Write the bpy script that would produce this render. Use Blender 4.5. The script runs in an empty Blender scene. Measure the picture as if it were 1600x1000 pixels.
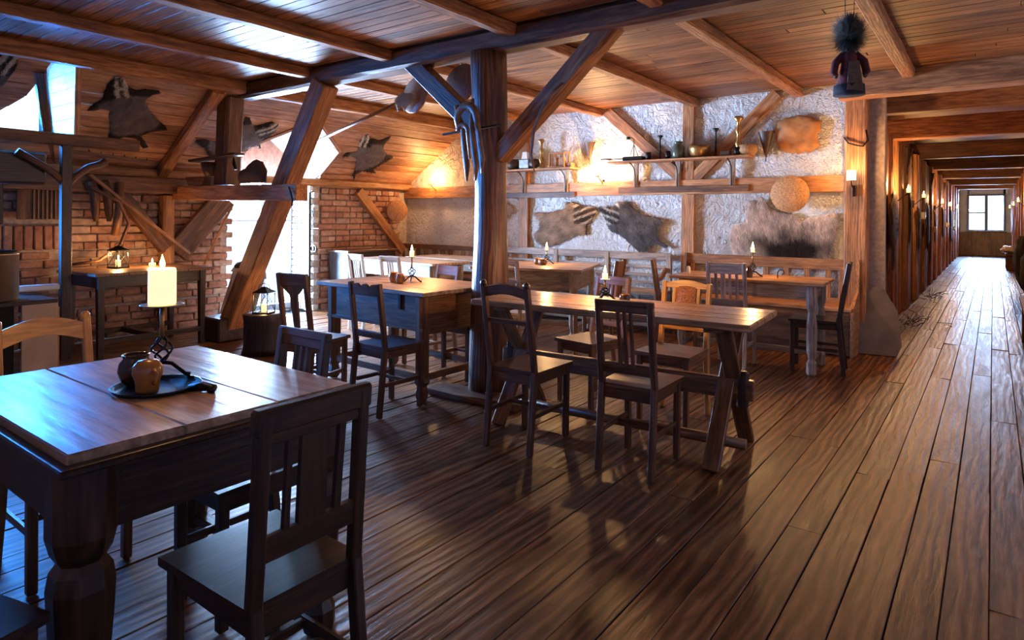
import bpy, math, random
from mathutils import Vector, Matrix, noise
from mathutils.geometry import delaunay_2d_cdt
PI = math.pi
C = bpy.context.scene.collection
S = bpy.context.scene
rnd = random.Random(7)

# ------------------------------------------------------------------ camera, sky, exposure, big lights
cd = bpy.data.cameras.new('camera'); cam = bpy.data.objects.new('camera', cd); C.objects.link(cam)
cd.sensor_width = 36; cd.lens = 1005/1600*36; cd.shift_y = -0.10125; cd.clip_start = .05
cam.matrix_world = Matrix.Translation((0, 0, 1.3)) @ Matrix.Rotation(math.radians(36.8), 4, 'Z') @ Matrix.Rotation(PI/2, 4, 'X') @ Matrix.Rotation(math.radians(.4), 4, 'Z')
S.camera = cam
S.view_settings.view_transform = 'Standard'; S.view_settings.look = 'None'
S.view_settings.gamma = 1; S.view_settings.use_curve_mapping = False
S.view_settings.exposure = 0.0
w = bpy.data.worlds.new('sky'); S.world = w; w.use_nodes = True
bg = w.node_tree.nodes['Background']; bg.inputs[0].default_value = (.62, .8, 1, 1); bg.inputs[1].default_value = 2.6

def area(name, loc, rot, sx, sy, power, col):
    l = bpy.data.lights.new(name, 'AREA'); l.shape = 'RECTANGLE'; l.size = sx; l.size_y = sy
    l.energy = power; l.color = col
    o = bpy.data.objects.new(name, l); C.objects.link(o); o.location = loc; o.rotation_euler = rot
    return o
def point(name, loc, power, col=(1, .53, .2), r=.03):
    l = bpy.data.lights.new(name, 'POINT'); l.energy = power; l.color = col; l.shadow_soft_size = r
    o = bpy.data.objects.new(name, l); C.objects.link(o); o.location = loc
    return o
DAY = (.46, .66, 1)
BLUE = (.04, .30, 1)
area('daylight_dormer', (-8.05, 1.6, 2.3), (0, -PI/2, 0), .9, 1.5, 2000, BLUE)
area('daylight_glazed_door', (-8.0, 4.78, 1.0), (0, -PI/2, 0), 1.8, 1.2, 2100, DAY)
area('daylight_corridor_window', (-.25, 29.3, 1.6), (-PI/2, 0, 0), 1.2, 1.4, 550, DAY)
area('added_blue_light', (-7.75, 1.15, 1.25), (0, -PI/2, 0), .8, .9, 450, BLUE)  # light of an added, unseen window, put in to turn the left floor blue

# ------------------------------------------------------------------ tags
def tag(o, label=None, cat=None, group=None, kind=None):
    if label: o['label'] = label
    if cat: o['category'] = cat
    if group: o['group'] = group
    if kind: o['kind'] = kind
    return o
def empty(name, loc=(0, 0, 0), rz=0, label=None, cat=None, group=None, kind=None):
    o = bpy.data.objects.new(name, None); C.objects.link(o); o.location = loc; o.rotation_euler = (0, 0, rz)
    o.empty_display_size = .1
    return tag(o, label, cat, group, kind)
def kids(o): return [c for c in bpy.data.objects if c.parent == o]
def copy_tree(o, loc=None, rz=None, **kw):
    def rec(a, par):
        c = a.copy(); C.objects.link(c); c.parent = par
        if par is not None: c.matrix_parent_inverse = a.matrix_parent_inverse.copy()
        for k in TREE.get(a.name, []): rec(bpy.data.objects[k], c); 
        TREE[c.name] = [x.name for x in NEWK.pop(c.name, [])]
        if par is not None: NEWK.setdefault(par.name, []).append(c)
        return c
    c = rec(o, None)
    if loc is not None: c.location = loc
    if rz is not None: c.rotation_euler = (0, 0, rz)
    tag(c, **kw)
    return c
TREE = {}; NEWK = {}

# ------------------------------------------------------------------ mesh builder
class MB:
    def __init__(s, seed=None):
        s.v = []; s.f = []; s.g = []; s.sm = []; s.col = None
    def add(s, vs, fs, M=None, gr=None, smooth=False):
        n = len(s.v); off = Vector((rnd.random()*40, rnd.random()*40, rnd.random()*40))
        if gr is None: gr = vs
        for a, b in zip(vs, gr):
            s.v.append(tuple(M @ Vector(a)) if M is not None else tuple(a)); s.g.append(tuple(Vector(b)+off))
        for f in fs: s.f.append([i+n for i in f]); s.sm.append(smooth)
        return s
    def box(s, c, size, M=None, ch=.004):
        hx, hy, hz = size[0]/2, size[1]/2, size[2]/2
        ch = min(ch, hx*.45, hy*.45, hz*.45)
        ax = max(range(3), key=lambda i: size[i])
        vs = []; idx = {}
        for sx in (-1, 1):
            for sy in (-1, 1):
                for sz in (-1, 1):
                    for k in range(3):
                        p = [sx*hx, sy*hy, sz*hz]
                        for j in range(3):
                            if j != k: p[j] -= (sx, sy, sz)[j]*ch
                        idx[(sx, sy, sz, k)] = len(vs); vs.append(p)
        fs = []
        for k in range(3):
            a, b = [j for j in range(3) if j != k]
            for sg in (-1, 1):
                q = []
                for (u, t) in ((-1, -1), (1, -1), (1, 1), (-1, 1)):
                    c3 = [0]*3; c3[k] = sg; c3[a] = u; c3[b] = t; q.append(idx[(*c3, k)])
                if (sg > 0) == (k == 1): q.reverse()
                fs.append(q)
            for u in (-1, 1):
                for t in (-1, 1):
                    # edge along k between faces a and b
                    c1 = [0]*3; c1[k] = -1; c1[a] = u; c1[b] = t
                    c2 = list(c1); c2[k] = 1
                    q = [idx[(*c1, a)], idx[(*c2, a)], idx[(*c2, b)], idx[(*c1, b)]]
                    nrm = Vector([0, 0, 0]); nrm[a] = u; nrm[b] = t
                    p0, p1, p2 = (Vector(vs[i]) for i in q[:3])
                    if (p1-p0).cross(p2-p0).dot(nrm) < 0: q.reverse()
                    fs.append(q)
        for sx in (-1, 1):
            for sy in (-1, 1):
                for sz in (-1, 1):
                    q = [idx[(sx, sy, sz, k)] for k in range(3)]
                    p0, p1, p2 = (Vector(vs[i]) for i in q)
                    if (p1-p0).cross(p2-p0).dot(Vector((sx, sy, sz))) < 0: q.reverse()
                    fs.append(q)
        gr = [(p[ax], p[(ax+1) % 3], p[(ax+2) % 3]) for p in vs]
        T = Matrix.Translation(c)
        s.add(vs, fs, (M @ T) if M is not None else T, gr); return s
    def bar(s, p0, p1, wd, h, up=(0, 0, 1), ch=.004, roll=0):
        p0, p1 = Vector(p0), Vector(p1); d = p1-p0; L = d.length; x = d.normalized(); up = Vector(up)
        if abs(x.dot(up)) > .98: up = Vector((0, 1, 0))
        y = up.cross(x).normalized(); z = x.cross(y)
        M = Matrix((x, y, z)).transposed().to_4x4(); M.translation = (p0+p1)/2
        if roll: M = M @ Matrix.Rotation(roll, 4, 'X')
        return s.box((0, 0, 0), (L, wd, h), M, ch)
    def rough_bar(s, p0, p1, wd, h, up=(0, 0, 1), n=14, amp=.008, rc=.3):
        """hand hewn timber: ring of 8 points swept with noise"""
        p0, p1 = Vector(p0), Vector(p1); d = p1-p0; L = d.length; x = d.normalized(); up = Vector(up)
        if abs(x.dot(up)) > .98: up = Vector((0, 1, 0))
        y = up.cross(x).normalized(); z = x.cross(y); off = rnd.random()*50
        vs = []; gr = []; prof = []
        a, b = wd/2, h/2; c = min(a, b)*rc
        prof = [(-a+c, -b), (a-c, -b), (a, -b+c), (a, b-c), (a-c, b), (-a+c, b), (-a, b-c), (-a, -b+c)]
        for i in range(n+1):
            t = i/n*L
            for k, (u, v_) in enumerate(prof):
                e = noise.noise_vector(Vector((t*3+off, k*1.7, off)))*amp
                vs.append(p0+x*t+y*(u+e.x)+z*(v_+e.y)); gr.append((t, u, v_))
        fs = [[i*8+k, i*8+(k+1) % 8, (i+1)*8+(k+1) % 8, (i+1)*8+k] for i in range(n) for k in range(8)]
        fs += [list(range(7, -1, -1)), [n*8+k for k in range(8)]]
        s.add(vs, fs, None, gr); return s
    def tube(s, pts, rad, n=8, flat=1.0, caps=True):
        pts = [Vector(p) for p in pts]
        if not hasattr(rad, '__len__'): rad = [rad]*len(pts)
        vs = []; gr = []; fs = []; L = 0; ref = None
        for i, p in enumerate(pts):
            d = (pts[min(i+1, len(pts)-1)]-pts[max(i-1, 0)])
            d = d.normalized() if d.length > 1e-9 else Vector((0, 0, 1))
            if ref is None: ref = Vector((0, 0, 1)) if abs(d.z) < .9 else Vector((1, 0, 0))
            a = ref-d*ref.dot(d)
            if a.length < 1e-4: a = d.orthogonal()
            a.normalize(); b = d.cross(a); ref = a
            if i: L += (p-pts[i-1]).length
            for k in range(n):
                t = 2*PI*k/n
                vs.append(p+(a*math.cos(t)+b*math.sin(t)*flat)*rad[i]); gr.append((L, math.cos(t)*rad[i], math.sin(t)*rad[i]))
        m = len(pts)
        fs = [[i*n+k, i*n+(k+1) % n, (i+1)*n+(k+1) % n, (i+1)*n+k] for i in range(m-1) for k in range(n)]
        if caps: fs += [list(range(n-1, -1, -1)), [(m-1)*n+k for k in range(n)]]
        s.add(vs, fs, None, gr, True); return s
    def lathe(s, prof, c=(0, 0, 0), n=16, M=None, sq=False):
        vs = []; fs = []
        for (r, z) in prof:
            for k in range(n):
                t = 2*PI*(k+.5)/n; vs.append((c[0]+r*math.cos(t), c[1]+r*math.sin(t), c[2]+z))
        m = len(prof)
        fs = [[i*n+k, i*n+(k+1) % n, (i+1)*n+(k+1) % n, (i+1)*n+k] for i in range(m-1) for k in range(n)]
        if prof[0][0] > 1e-4: fs.append(list(range(n-1, -1, -1)))
        if prof[-1][0] > 1e-4: fs.append([(m-1)*n+k for k in range(n)])
        s.add(vs, fs, M, [(v[2], v[0], v[1]) for v in vs], n > 8); return s
    def prism(s, poly, t, M=None, ax=0):
        """poly in local x,z ; thickness t along y"""
        n = len(poly)
        ar = sum(poly[i][0]*poly[(i+1) % n][1]-poly[(i+1) % n][0]*poly[i][1] for i in range(n))
        if ar < 0: poly = poly[::-1]
        vs = [(x, -t/2, z) for x, z in poly]+[(x, t/2, z) for x, z in poly]
        fs = [list(range(n)), list(range(2*n-1, n-1, -1))]
        fs += [[(i+1) % n, i, i+n, (i+1) % n+n] for i in range(n)]
        gr = [(v[0], v[1], v[2]) if ax == 0 else (v[2], v[1], v[0]) for v in vs]
        s.add(vs, fs, M, gr); return s
    def mesh(s, name, mat):
        me = bpy.data.meshes.new(name); me.from_pydata(s.v, [], s.f)
        a = me.attributes.new('gr', 'FLOAT_VECTOR', 'POINT'); a.data.foreach_set('vector', [x for g in s.g for x in g])
        if s.col:
            a = me.attributes.new('fc', 'FLOAT_COLOR', 'POINT'); a.data.foreach_set('color', [x for g in s.col for x in (*g[:3], 1)])
        me.polygons.foreach_set('use_smooth', s.sm)
        if mat: me.materials.append(mat)
        me.update(); return me
    def build(s, name, mat, parent=None, label=None, cat=None, group=None, kind=None):
        o = bpy.data.objects.new(name, s.mesh(name, mat)); C.objects.link(o)
        if parent is not None: o.parent = parent; TREE.setdefault(parent.name, []).append(o.name)
        return tag(o, label, cat, group, kind)
def inst(me, name, parent, M=None, kind=None):
    o = bpy.data.objects.new(name, me); C.objects.link(o); o.parent = parent
    if parent is not None: TREE.setdefault(parent.name, []).append(o.name)
    if M is not None: o.matrix_local = M
    if kind: o['kind'] = kind
    return o

# ------------------------------------------------------------------ materials
def new_mat(name):
    m = bpy.data.materials.new(name); m.use_nodes = True; nt = m.node_tree
    return m, nt, nt.nodes['Principled BSDF'], nt.nodes.new, nt.links.new
def ramp(nt, stops):
    r = nt.nodes.new('ShaderNodeValToRGB'); e = r.color_ramp.elements
    while len(e) < len(stops): e.new(.5)
    for el, (p, c) in zip(e, stops): el.position = p; el.color = (*c, 1)
    return r
def wood(name, dark, mid, light, rough=.45, bump=.35, sx=1.2, sy=16, var=.35, rough_var=.18, coat=0, ring=.5, spec=.5):
    m, nt, bs, N, K = new_mat(name)
    at = N('ShaderNodeAttribute'); at.attribute_name = 'gr'
    oi = N('ShaderNodeObjectInfo')
    ofs = N('ShaderNodeVectorMath'); ofs.operation = 'SCALE'; ofs.inputs[0].default_value = (13, 7, 5)
    K(oi.outputs['Random'], ofs.inputs['Scale'])
    ad = N('ShaderNodeVectorMath'); K(at.outputs['Vector'], ad.inputs[0]); K(ofs.outputs[0], ad.inputs[1])
    mp = N('ShaderNodeMapping'); mp.inputs['Scale'].default_value = (sx, sy, sy); K(ad.outputs[0], mp.inputs[0])
    n1 = N('ShaderNodeTexNoise'); n1.inputs['Scale'].default_value = 1.6; n1.inputs['Detail'].default_value = 8; n1.inputs['Roughness'].default_value = .65
    n1.inputs['Distortion'].default_value = .6; K(mp.outputs[0], n1.inputs['Vector'])
    mp2 = N('ShaderNodeMapping'); mp2.inputs['Scale'].default_value = (sx*.9, sy*.55, sy*.55); K(ad.outputs[0], mp2.inputs[0])
    wv = N('ShaderNodeTexWave'); wv.wave_type = 'BANDS'; wv.bands_direction = 'Y'; wv.inputs['Scale'].default_value = 1.3
    wv.inputs['Distortion'].default_value = 9; wv.inputs['Detail'].default_value = 3; wv.inputs['Detail Scale'].default_value = .9
    K(mp2.outputs[0], wv.inputs['Vector'])
    mx = N('ShaderNodeMath'); mx.operation = 'MULTIPLY_ADD'; mx.inputs[1].default_value = ring*.5
    sc = N('ShaderNodeMath'); sc.operation = 'MULTIPLY'; sc.inputs[1].default_value = 1-ring*.5
    K(n1.outputs['Fac'], sc.inputs[0]); K(wv.outputs['Fac'], mx.inputs[0]); K(sc.outputs[0], mx.inputs[2])
    r = ramp(nt, [(.28, dark), (.5, mid), (.72, light)]); K(mx.outputs[0], r.inputs[0])
    hs = N('ShaderNodeHueSaturation'); K(r.outputs[0], hs.inputs['Color'])
    mr = N('ShaderNodeMapRange'); mr.inputs[3].default_value = 1-var; mr.inputs[4].default_value = 1+var; K(oi.outputs['Random'], mr.inputs[0]); K(mr.outputs[0], hs.inputs['Value'])
    # blotchy wear
    n3 = N('ShaderNodeTexNoise'); n3.inputs['Scale'].default_value = 2.3; n3.inputs['Detail'].default_value = 4; K(ad.outputs[0], n3.inputs['Vector'])
    mw = N('ShaderNodeMix'); mw.data_type = 'RGBA'; mw.blend_type = 'MULTIPLY'; mw.inputs[0].default_value = .45
    r3 = ramp(nt, [(.35, (.45, .42, .4)), (.65, (1.25, 1.2, 1.15))]); K(n3.outputs['Fac'], r3.inputs[0])
    K(hs.outputs[0], mw.inputs[6]); K(r3.outputs[0], mw.inputs[7]); K(mw.outputs[2], bs.inputs['Base Color'])
    rr = N('ShaderNodeMapRange'); rr.inputs[3].default_value = max(.05, rough-rough_var); rr.inputs[4].default_value = min(1, rough+rough_var)
    K(n1.outputs['Fac'], rr.inputs[0]); K(rr.outputs[0], bs.inputs['Roughness'])
    n2 = N('ShaderNodeTexNoise'); n2.inputs['Scale'].default_value = 5; n2.inputs['Detail'].default_value = 6; mp3 = N('ShaderNodeMapping'); mp3.inputs['Scale'].default_value = (1.6, 14, 14); K(ad.outputs[0], mp3.inputs[0]); K(mp3.outputs[0], n2.inputs['Vector'])
    rf_ = ramp(nt, [(.32, (.5, .46, .44)), (.6, (1.12, 1.12, 1.12))]); K(n2.outputs['Fac'], rf_.inputs[0]); mf = N('ShaderNodeMix'); mf.data_type = 'RGBA'; mf.blend_type = 'MULTIPLY'; mf.inputs[0].default_value = .75; K(mw.outputs[2], mf.inputs[6]); K(rf_.outputs[0], mf.inputs[7]); K(mf.outputs[2], bs.inputs['Base Color'])
    hh = N('ShaderNodeMath'); hh.operation = 'MULTIPLY_ADD'; hh.inputs[1].default_value = .55; K(n2.outputs['Fac'], hh.inputs[0]); K(mx.outputs[0], hh.inputs[2])
    bp = N('ShaderNodeBump'); bp.inputs['Strength'].default_value = bump; bp.inputs['Distance'].default_value = .006; K(hh.outputs[0], bp.inputs['Height']); K(bp.outputs[0], bs.inputs['Normal'])
    bs.inputs['Specular IOR Level'].default_value = spec
    if coat: bs.inputs['Coat Weight'].default_value = coat; bs.inputs['Coat Roughness'].default_value = .25
    return m
def simple(name, col, rough=.5, metal=0, bump=0, scale=30, var=.25, emit=0, ecol=None, coords='Object', spec=.5):
    m, nt, bs, N, K = new_mat(name)
    tc = N('ShaderNodeTexCoord'); n = N('ShaderNodeTexNoise'); n.inputs['Scale'].default_value = scale; n.inputs['Detail'].default_value = 6
    K(tc.outputs[coords], n.inputs['Vector'])
    r = ramp(nt, [(.3, tuple(c*(1-var) for c in col)), (.7, tuple(min(1, c*(1+var)) for c in col))]); K(n.outputs['Fac'], r.inputs[0]); K(r.outputs[0], bs.inputs['Base Color'])
    bs.inputs['Roughness'].default_value = rough; bs.inputs['Metallic'].default_value = metal; bs.inputs['Specular IOR Level'].default_value = spec
    if bump:
        b = N('ShaderNodeBump'); b.inputs['Strength'].default_value = bump; b.inputs['Distance'].default_value = .01; K(n.outputs['Fac'], b.inputs['Height']); K(b.outputs[0], bs.inputs['Normal'])
    if emit: bs.inputs['Emission Color'].default_value = (*(ecol or col), 1); bs.inputs['Emission Strength'].default_value = emit
    return m
def plaster_mat(name, col, dirt, strength=1.0):
    m, nt, bs, N, K = new_mat(name)
    g = N('ShaderNodeNewGeometry')
    n1 = N('ShaderNodeTexNoise'); n1.inputs['Scale'].default_value = 7.5; n1.inputs['Detail'].default_value = 9; n1.inputs['Roughness'].default_value = .55; n1.inputs['Distortion'].default_value = 2.6
    n2 = N('ShaderNodeTexNoise'); n2.inputs['Scale'].default_value = 26; n2.inputs['Detail'].default_value = 5; n2.inputs['Distortion'].default_value = 2
    n3 = N('ShaderNodeTexNoise'); n3.inputs['Scale'].default_value = .9; n3.inputs['Detail'].default_value = 5
    for n in (n1, n2, n3): K(g.outputs['Position'], n.inputs['Vector'])
    r = ramp(nt, [(.38, dirt), (.56, col), (.8, tuple(min(1, c*1.08) for c in col))]); K(n3.outputs['Fac'], r.inputs[0])
    r2 = ramp(nt, [(.30, (.35, .3, .28)), (.4, (1, 1, 1))]); K(n2.outputs['Fac'], r2.inputs[0])
    mw = N('ShaderNodeMix'); mw.data_type = 'RGBA'; mw.blend_type = 'MULTIPLY'; mw.inputs[0].default_value = .8; K(r.outputs[0], mw.inputs[6]); K(r2.outputs[0], mw.inputs[7]); K(mw.outputs[2], bs.inputs['Base Color'])
    ad = N('ShaderNodeMath'); ad.operation = 'MULTIPLY_ADD'; ad.inputs[1].default_value = .35; K(n2.outputs['Fac'], ad.inputs[0]); K(n1.outputs['Fac'], ad.inputs[2])
    b = N('ShaderNodeBump'); b.inputs['Strength'].default_value = strength; b.inputs['Distance'].default_value = .11; K(ad.outputs[0], b.inputs['Height']); K(b.outputs[0], bs.inputs['Normal'])
    bs.inputs['Roughness'].default_value = .85
    return m
def fur_mat(name, rough=.7):
    m, nt, bs, N, K = new_mat(name)
    a = N('ShaderNodeAttribute'); a.attribute_name = 'fc'; K(a.outputs['Color'], bs.inputs['Base Color'])
    bs.inputs['Roughness'].default_value = rough; bs.inputs['Specular IOR Level'].default_value = .2
    return m
def emis(name, col, s):
    m, nt, bs, N, K = new_mat(name)
    bs.inputs['Base Color'].default_value = (*col, 1); bs.inputs['Emission Color'].default_value = (*col, 1); bs.inputs['Emission Strength'].default_value = s
    return m

M_floor = wood('floor_wood', (.05, .016, .005), (.17, .06, .018), (.33, .135, .045), rough=.37, bump=.55, sx=1.3, sy=9, var=.3, ring=.5, rough_var=.16, spec=.35)
M_ceil = wood('ceiling_wood', (.055, .018, .005), (.26, .095, .026), (.42, .18, .06), rough=.5, bump=.6, sx=.9, sy=14, var=.35, ring=.35)
M_slope = wood('slope_wood', (.22, .09, .045), (.46, .22, .12), (.6, .33, .19), rough=.55, bump=.3, sx=.9, sy=14, var=.22, ring=.5)
M_pale = wood('dormer_wood', (.22, .19, .16), (.4, .36, .31), (.55, .5, .44), rough=.6, bump=.3, var=.12)
M_beam = wood('beam_wood', (.13, .045, .014), (.36, .14, .045), (.55, .26, .1), rough=.6, bump=.9, sx=2, sy=22, var=.18, ring=.3)
M_dark = wood('dark_timber', (.05, .02, .009), (.14, .055, .022), (.25, .11, .045), rough=.5, bump=.6, sx=1.5, sy=18, var=.12, ring=.4)
M_log = wood('post_wood', (.04, .015, .006), (.13, .05, .02), (.26, .11, .045), rough=.38, bump=.8, sx=1.2, sy=16, var=.1, ring=.4)
M_wallt = wood('wall_timber', (.2, .08, .026), (.42, .18, .065), (.58, .28, .11), rough=.55, bump=.5, sx=1.3, sy=18, var=.15, ring=.4)
M_chair = wood('chair_wood', (.035, .012, .005), (.11, .04, .016), (.2, .08, .034), rough=.38, bump=.15, sx=2, sy=26, var=.12, ring=.3, coat=.25)
M_chair_l = wood('chair_wood_brown', (.09, .035, .013), (.22, .09, .035), (.36, .17, .07), rough=.4, bump=.15, sx=2, sy=26, var=.12, ring=.3, coat=.2)
M_blackish = wood('black_wood', (.012, .005, .003), (.04, .017, .009), (.08, .035, .018), rough=.42, bump=.2, sx=2, sy=20, var=.1, ring=.3, coat=.08)
M_yellow = wood('honey_wood', (.5, .2, .035), (.68, .3, .06), (.78, .4, .1), rough=.4, bump=.08, sx=2, sy=20, var=.05, ring=.2)
M_grey = wood('weathered_wood', (.15, .1, .07), (.32, .23, .17), (.45, .35, .27), rough=.55, bump=.35, sx=2, sy=24, var=.12, ring=.3)
M_top = wood('tabletop_wood', (.26, .14, .08), (.46, .29, .19), (.6, .42, .3), rough=.34, bump=.25, sx=1, sy=7, var=.12, ring=.45, coat=.2)
M_top2 = wood('trestle_top_wood', (.3, .13, .045), (.52, .25, .095), (.66, .37, .16), rough=.3, bump=.3, sx=1, sy=13, var=.12, ring=.6, coat=.25)
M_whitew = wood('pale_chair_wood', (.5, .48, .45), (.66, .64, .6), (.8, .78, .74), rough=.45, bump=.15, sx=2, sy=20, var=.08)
M_plaster = plaster_mat('wall_plaster', (.93, .9, .87), (.72, .62, .55), 1.0)
M_plaster2 = plaster_mat('corridor_plaster', (.84, .76, .7), (.6, .5, .43), .25)
M_mortar = simple('mortar', (.42, .33, .27), .95, bump=.8, scale=25)
def brick_mat():
    m, nt, bs, N, K = new_mat('brick_clay')
    oi = N('ShaderNodeObjectInfo'); g = N('ShaderNodeNewGeometry')
    r = ramp(nt, [(0, (.33, .14, .085)), (.4, (.42, .21, .135)), (.75, (.5, .31, .22)), (1, (.4, .27, .21))]); K(oi.outputs['Random'], r.inputs[0])
    n = N('ShaderNodeTexNoise'); n.inputs['Scale'].default_value = 18; n.inputs['Detail'].default_value = 8; K(g.outputs['Position'], n.inputs['Vector'])
    r2 = ramp(nt, [(.35, (.55, .5, .48)), (.6, (1.05, 1.05, 1.05))]); K(n.outputs['Fac'], r2.inputs[0])
    mw = N('ShaderNodeMix'); mw.data_type = 'RGBA'; mw.blend_type = 'MULTIPLY'; mw.inputs[0].default_value = .8; K(r.outputs[0], mw.inputs[6]); K(r2.outputs[0], mw.inputs[7]); K(mw.outputs[2], bs.inputs['Base Color'])
    b = N('ShaderNodeBump'); b.inputs['Strength'].default_value = .7; b.inputs['Distance'].default_value = .012; K(n.outputs['Fac'], b.inputs['Height']); K(b.outputs[0], bs.inputs['Normal'])
    bs.inputs['Roughness'].default_value = .9; return m
M_brick = brick_mat()
M_iron = simple('black_iron', (.022, .018, .016), .45, .7, bump=.2, scale=60)
M_pewter = simple('grey_metal', (.3, .29, .28), .38, .8, var=.3, scale=20)
M_brass = simple('brass', (.42, .24, .08), .35, .85, scale=30)
M_copper = simple('copper_tin', (.06, .035, .022), .5, .3, scale=22)
M_clay = simple('glazed_clay', (.34, .13, .035), .22, 0, scale=14, var=.35)
M_clayd = simple('dark_glazed_clay', (.05, .022, .012), .15, 0, scale=14)
M_leather = simple('tanned_leather', (.42, .17, .045), .6, 0, bump=.4, scale=9, var=.45)
M_leatherd = simple('dark_leather', (.12, .06, .03), .6, 0, bump=.5, scale=14, var=.5)
M_horn = simple('bent_horn', (.2, .1, .05), .4, 0, scale=14, var=.4)
M_straw = simple('woven_straw', (.45, .22, .08), .75, 0, bump=1, scale=60, var=.35)
M_wax = simple('candle_wax', (.95, .62, .2), .5, emit=3.2, ecol=(1, .6, .18))
M_flame = emis('candle_flame', (1, .62, .22), 60)
M_paper = simple('lamp_paper', (.95, .7, .4), .7, emit=9, ecol=(1, .62, .25))
M_black = simple('black_cloth', (.01, .009, .01), .9, bump=.5, scale=20)
M_red = simple('red_cloth', (.1, .012, .012), .85, bump=.3, scale=40)
M_darkcloth = simple('dark_skirt_cloth', (.016, .014, .018), .9, bump=.3, scale=30)
M_apron = simple('apron_cloth', (.14, .09, .06), .9, bump=.3, scale=40)
M_hair = simple('doll_hair', (.07, .06, .045), .8, scale=50, var=.5)
M_white = simple('white_enamel', (.75, .73, .7), .3, scale=5, var=.05)
M_frame = simple('painted_frame', (.5, .55, .62), .5, scale=20, var=.1)
M_framed = simple('dark_frame', (.14, .17, .22), .5, scale=20, var=.1)
M_fur = fur_mat('animal_fur')
M_slab = simple('grey_hide', (.2, .16, .125), .8, bump=.6, scale=6, var=.3)
M_steel = simple('brushed_steel', (.6, .5, .4), .28, .9, scale=3, var=.1)
M_card = simple('plain_board', (.55, .42, .3), .7, scale=6, var=.15)
M_under = simple('sub_floor', (.012, .008, .006), .95)
M_cushion = simple('red_cushion_leather', (.42, .14, .03), .45, bump=1.0, scale=110, var=.55)
def glass_mat():
    m, nt, bs, N, K = new_mat('window_glass')
    tr = N('ShaderNodeBsdfTransparent'); tr.inputs[0].default_value = (.93, .97, 1, 1); gl = N('ShaderNodeBsdfGlossy'); gl.inputs['Roughness'].default_value = .03
    fr = N('ShaderNodeFresnel'); fr.inputs[0].default_value = 1.45; mx = N('ShaderNodeMixShader')
    K(fr.outputs[0], mx.inputs[0]); K(tr.outputs[0], mx.inputs[1]); K(gl.outputs[0], mx.inputs[2]); K(mx.outputs[0], nt.nodes['Material Output'].inputs['Surface'])
    return m
M_glass = glass_mat()
M_lpane = glass_mat(); M_lpane.name = 'lantern_pane'
for n_ in M_lpane.node_tree.nodes:
    if n_.type == 'FRESNEL': n_.inputs[0].default_value = 1.12

# ------------------------------------------------------------------ STRUCTURE
WY = 7.15; RX = -1.06; LX = -7.4; CZ = 2.65
# floor
fl = MB(); fl.box((-2.7, 14.5, -.075), (11.5, 32, .08), ch=0)
floor = fl.build('floor', M_under, kind='structure')
nf = 0; stuff_floor = MB()
pw = .134
def plank_floor(mb, x0, x1, y0, y1):
    g = .0015; n = max(1, int((y1-y0)/.8)); off = rnd.random()*90
    dz = rnd.uniform(-.0025, .0015); tl = rnd.uniform(-.0022, .0022)
    vs = []; gr = []; fs = []
    for i in range(n+1):
        y = y0+g+(y1-y0-2*g)*i/n
        e0 = noise.noise(Vector((off, y*.9, 0)))*.0025; e1 = noise.noise(Vector((off+9, y*.9, 0)))*.0025; hz = noise.noise(Vector((off+4, y*.7, 0)))*.0025
        a, b = x0+g+e0, x1-g+e1
        for (x, z) in ((a, -.03), (a, -.003-tl), (a+.0025, -tl), (b-.0025, tl), (b, -.003+tl), (b, -.03)):
            vs.append((x, y, z+dz+hz-.003)); gr.append((y, x, z))
    for i in range(n):
        for k in range(5): fs.append([i*6+k, i*6+k+1, (i+1)*6+k+1, (i+1)*6+k])
    fs += [[5, 4, 3, 2, 1, 0], [n*6+k for k in range(6)]]
    mb.add(vs, fs, None, gr)
x = -7.4; c_i = 0
while x < 2.2:
    x1 = x+pw*rnd.uniform(.9, 1.1); inview = x < .55
    # room part
    y = .25 if inview else -1.4
    if inview:
        plank_floor(stuff_floor, x, x1, -1.4, .25)
        yend = WY if x1 < RX-.02 else 29.0
        while y < yend-.01:
            L = rnd.uniform(2.2, 4.3) if y < 5 else rnd.uniform(.8, 2.2)
            y1 = min(yend, y+L)
            if yend-y1 < .5: y1 = yend
            if nf < 299 and y < 15:
                mb = MB(); plank_floor(mb, x, x1, y, y1); mb.build('plank', M_floor, floor); nf += 1
            else: plank_floor(stuff_floor, x, x1, y, y1)
            y = y1
    else: plank_floor(stuff_floor, x, x1, y, 7.1)
    x = x1
stuff_floor.build('far_planks', M_floor, floor, kind='stuff')

# ceiling of the room: boards across X
ce = MB(); ce.box((-1.9, 3.0, CZ+.05), (8.6, 9.6, .04), ch=0); ce.box((-.25, 18.2, CZ+.07), (1.9, 22.2, .04), ch=0)
ceiling = ce.build('ceiling', M_under, kind='structure')
def board(mb, a0, a1, b0, b1, z, axis, up=-1, th=.018):
    g = .0025; dz = rnd.uniform(-.0015, .0015)
    c = ((a0+a1)/2, (b0+b1)/2, z+dz); s_ = (a1-a0-2*g, b1-b0-2*g, th)
    mb.box(c, s_, ch=.003)
y = -1.6; nc = 0; sc_ = MB()
while y < WY-.02:
    y1 = min(WY-.003, y+rnd.uniform(.098, .115)); x = -6.12+0*rnd.random()
    first = True
    while x < 2.2:
        x1 = min(2.2, x+(rnd.uniform(1.2, 4.4) if first else rnd.uniform(2.6, 4.4))); first = False
        if 2.2-x1 < .6: x1 = 2.2
        if nc < 295 and y > .3 and x < .4: mb = MB(); board(mb, x, x1, y, y1, CZ+.01, 0); mb.build('board', M_ceil, ceiling); nc += 1
        else: board(sc_, x, x1, y, y1, CZ+.01, 0)
        x = x1
    y = y1
y = WY
while y < 29: board(sc_, -1.2, .7, y, y+.14, CZ+.025, 0); y += .14
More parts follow.
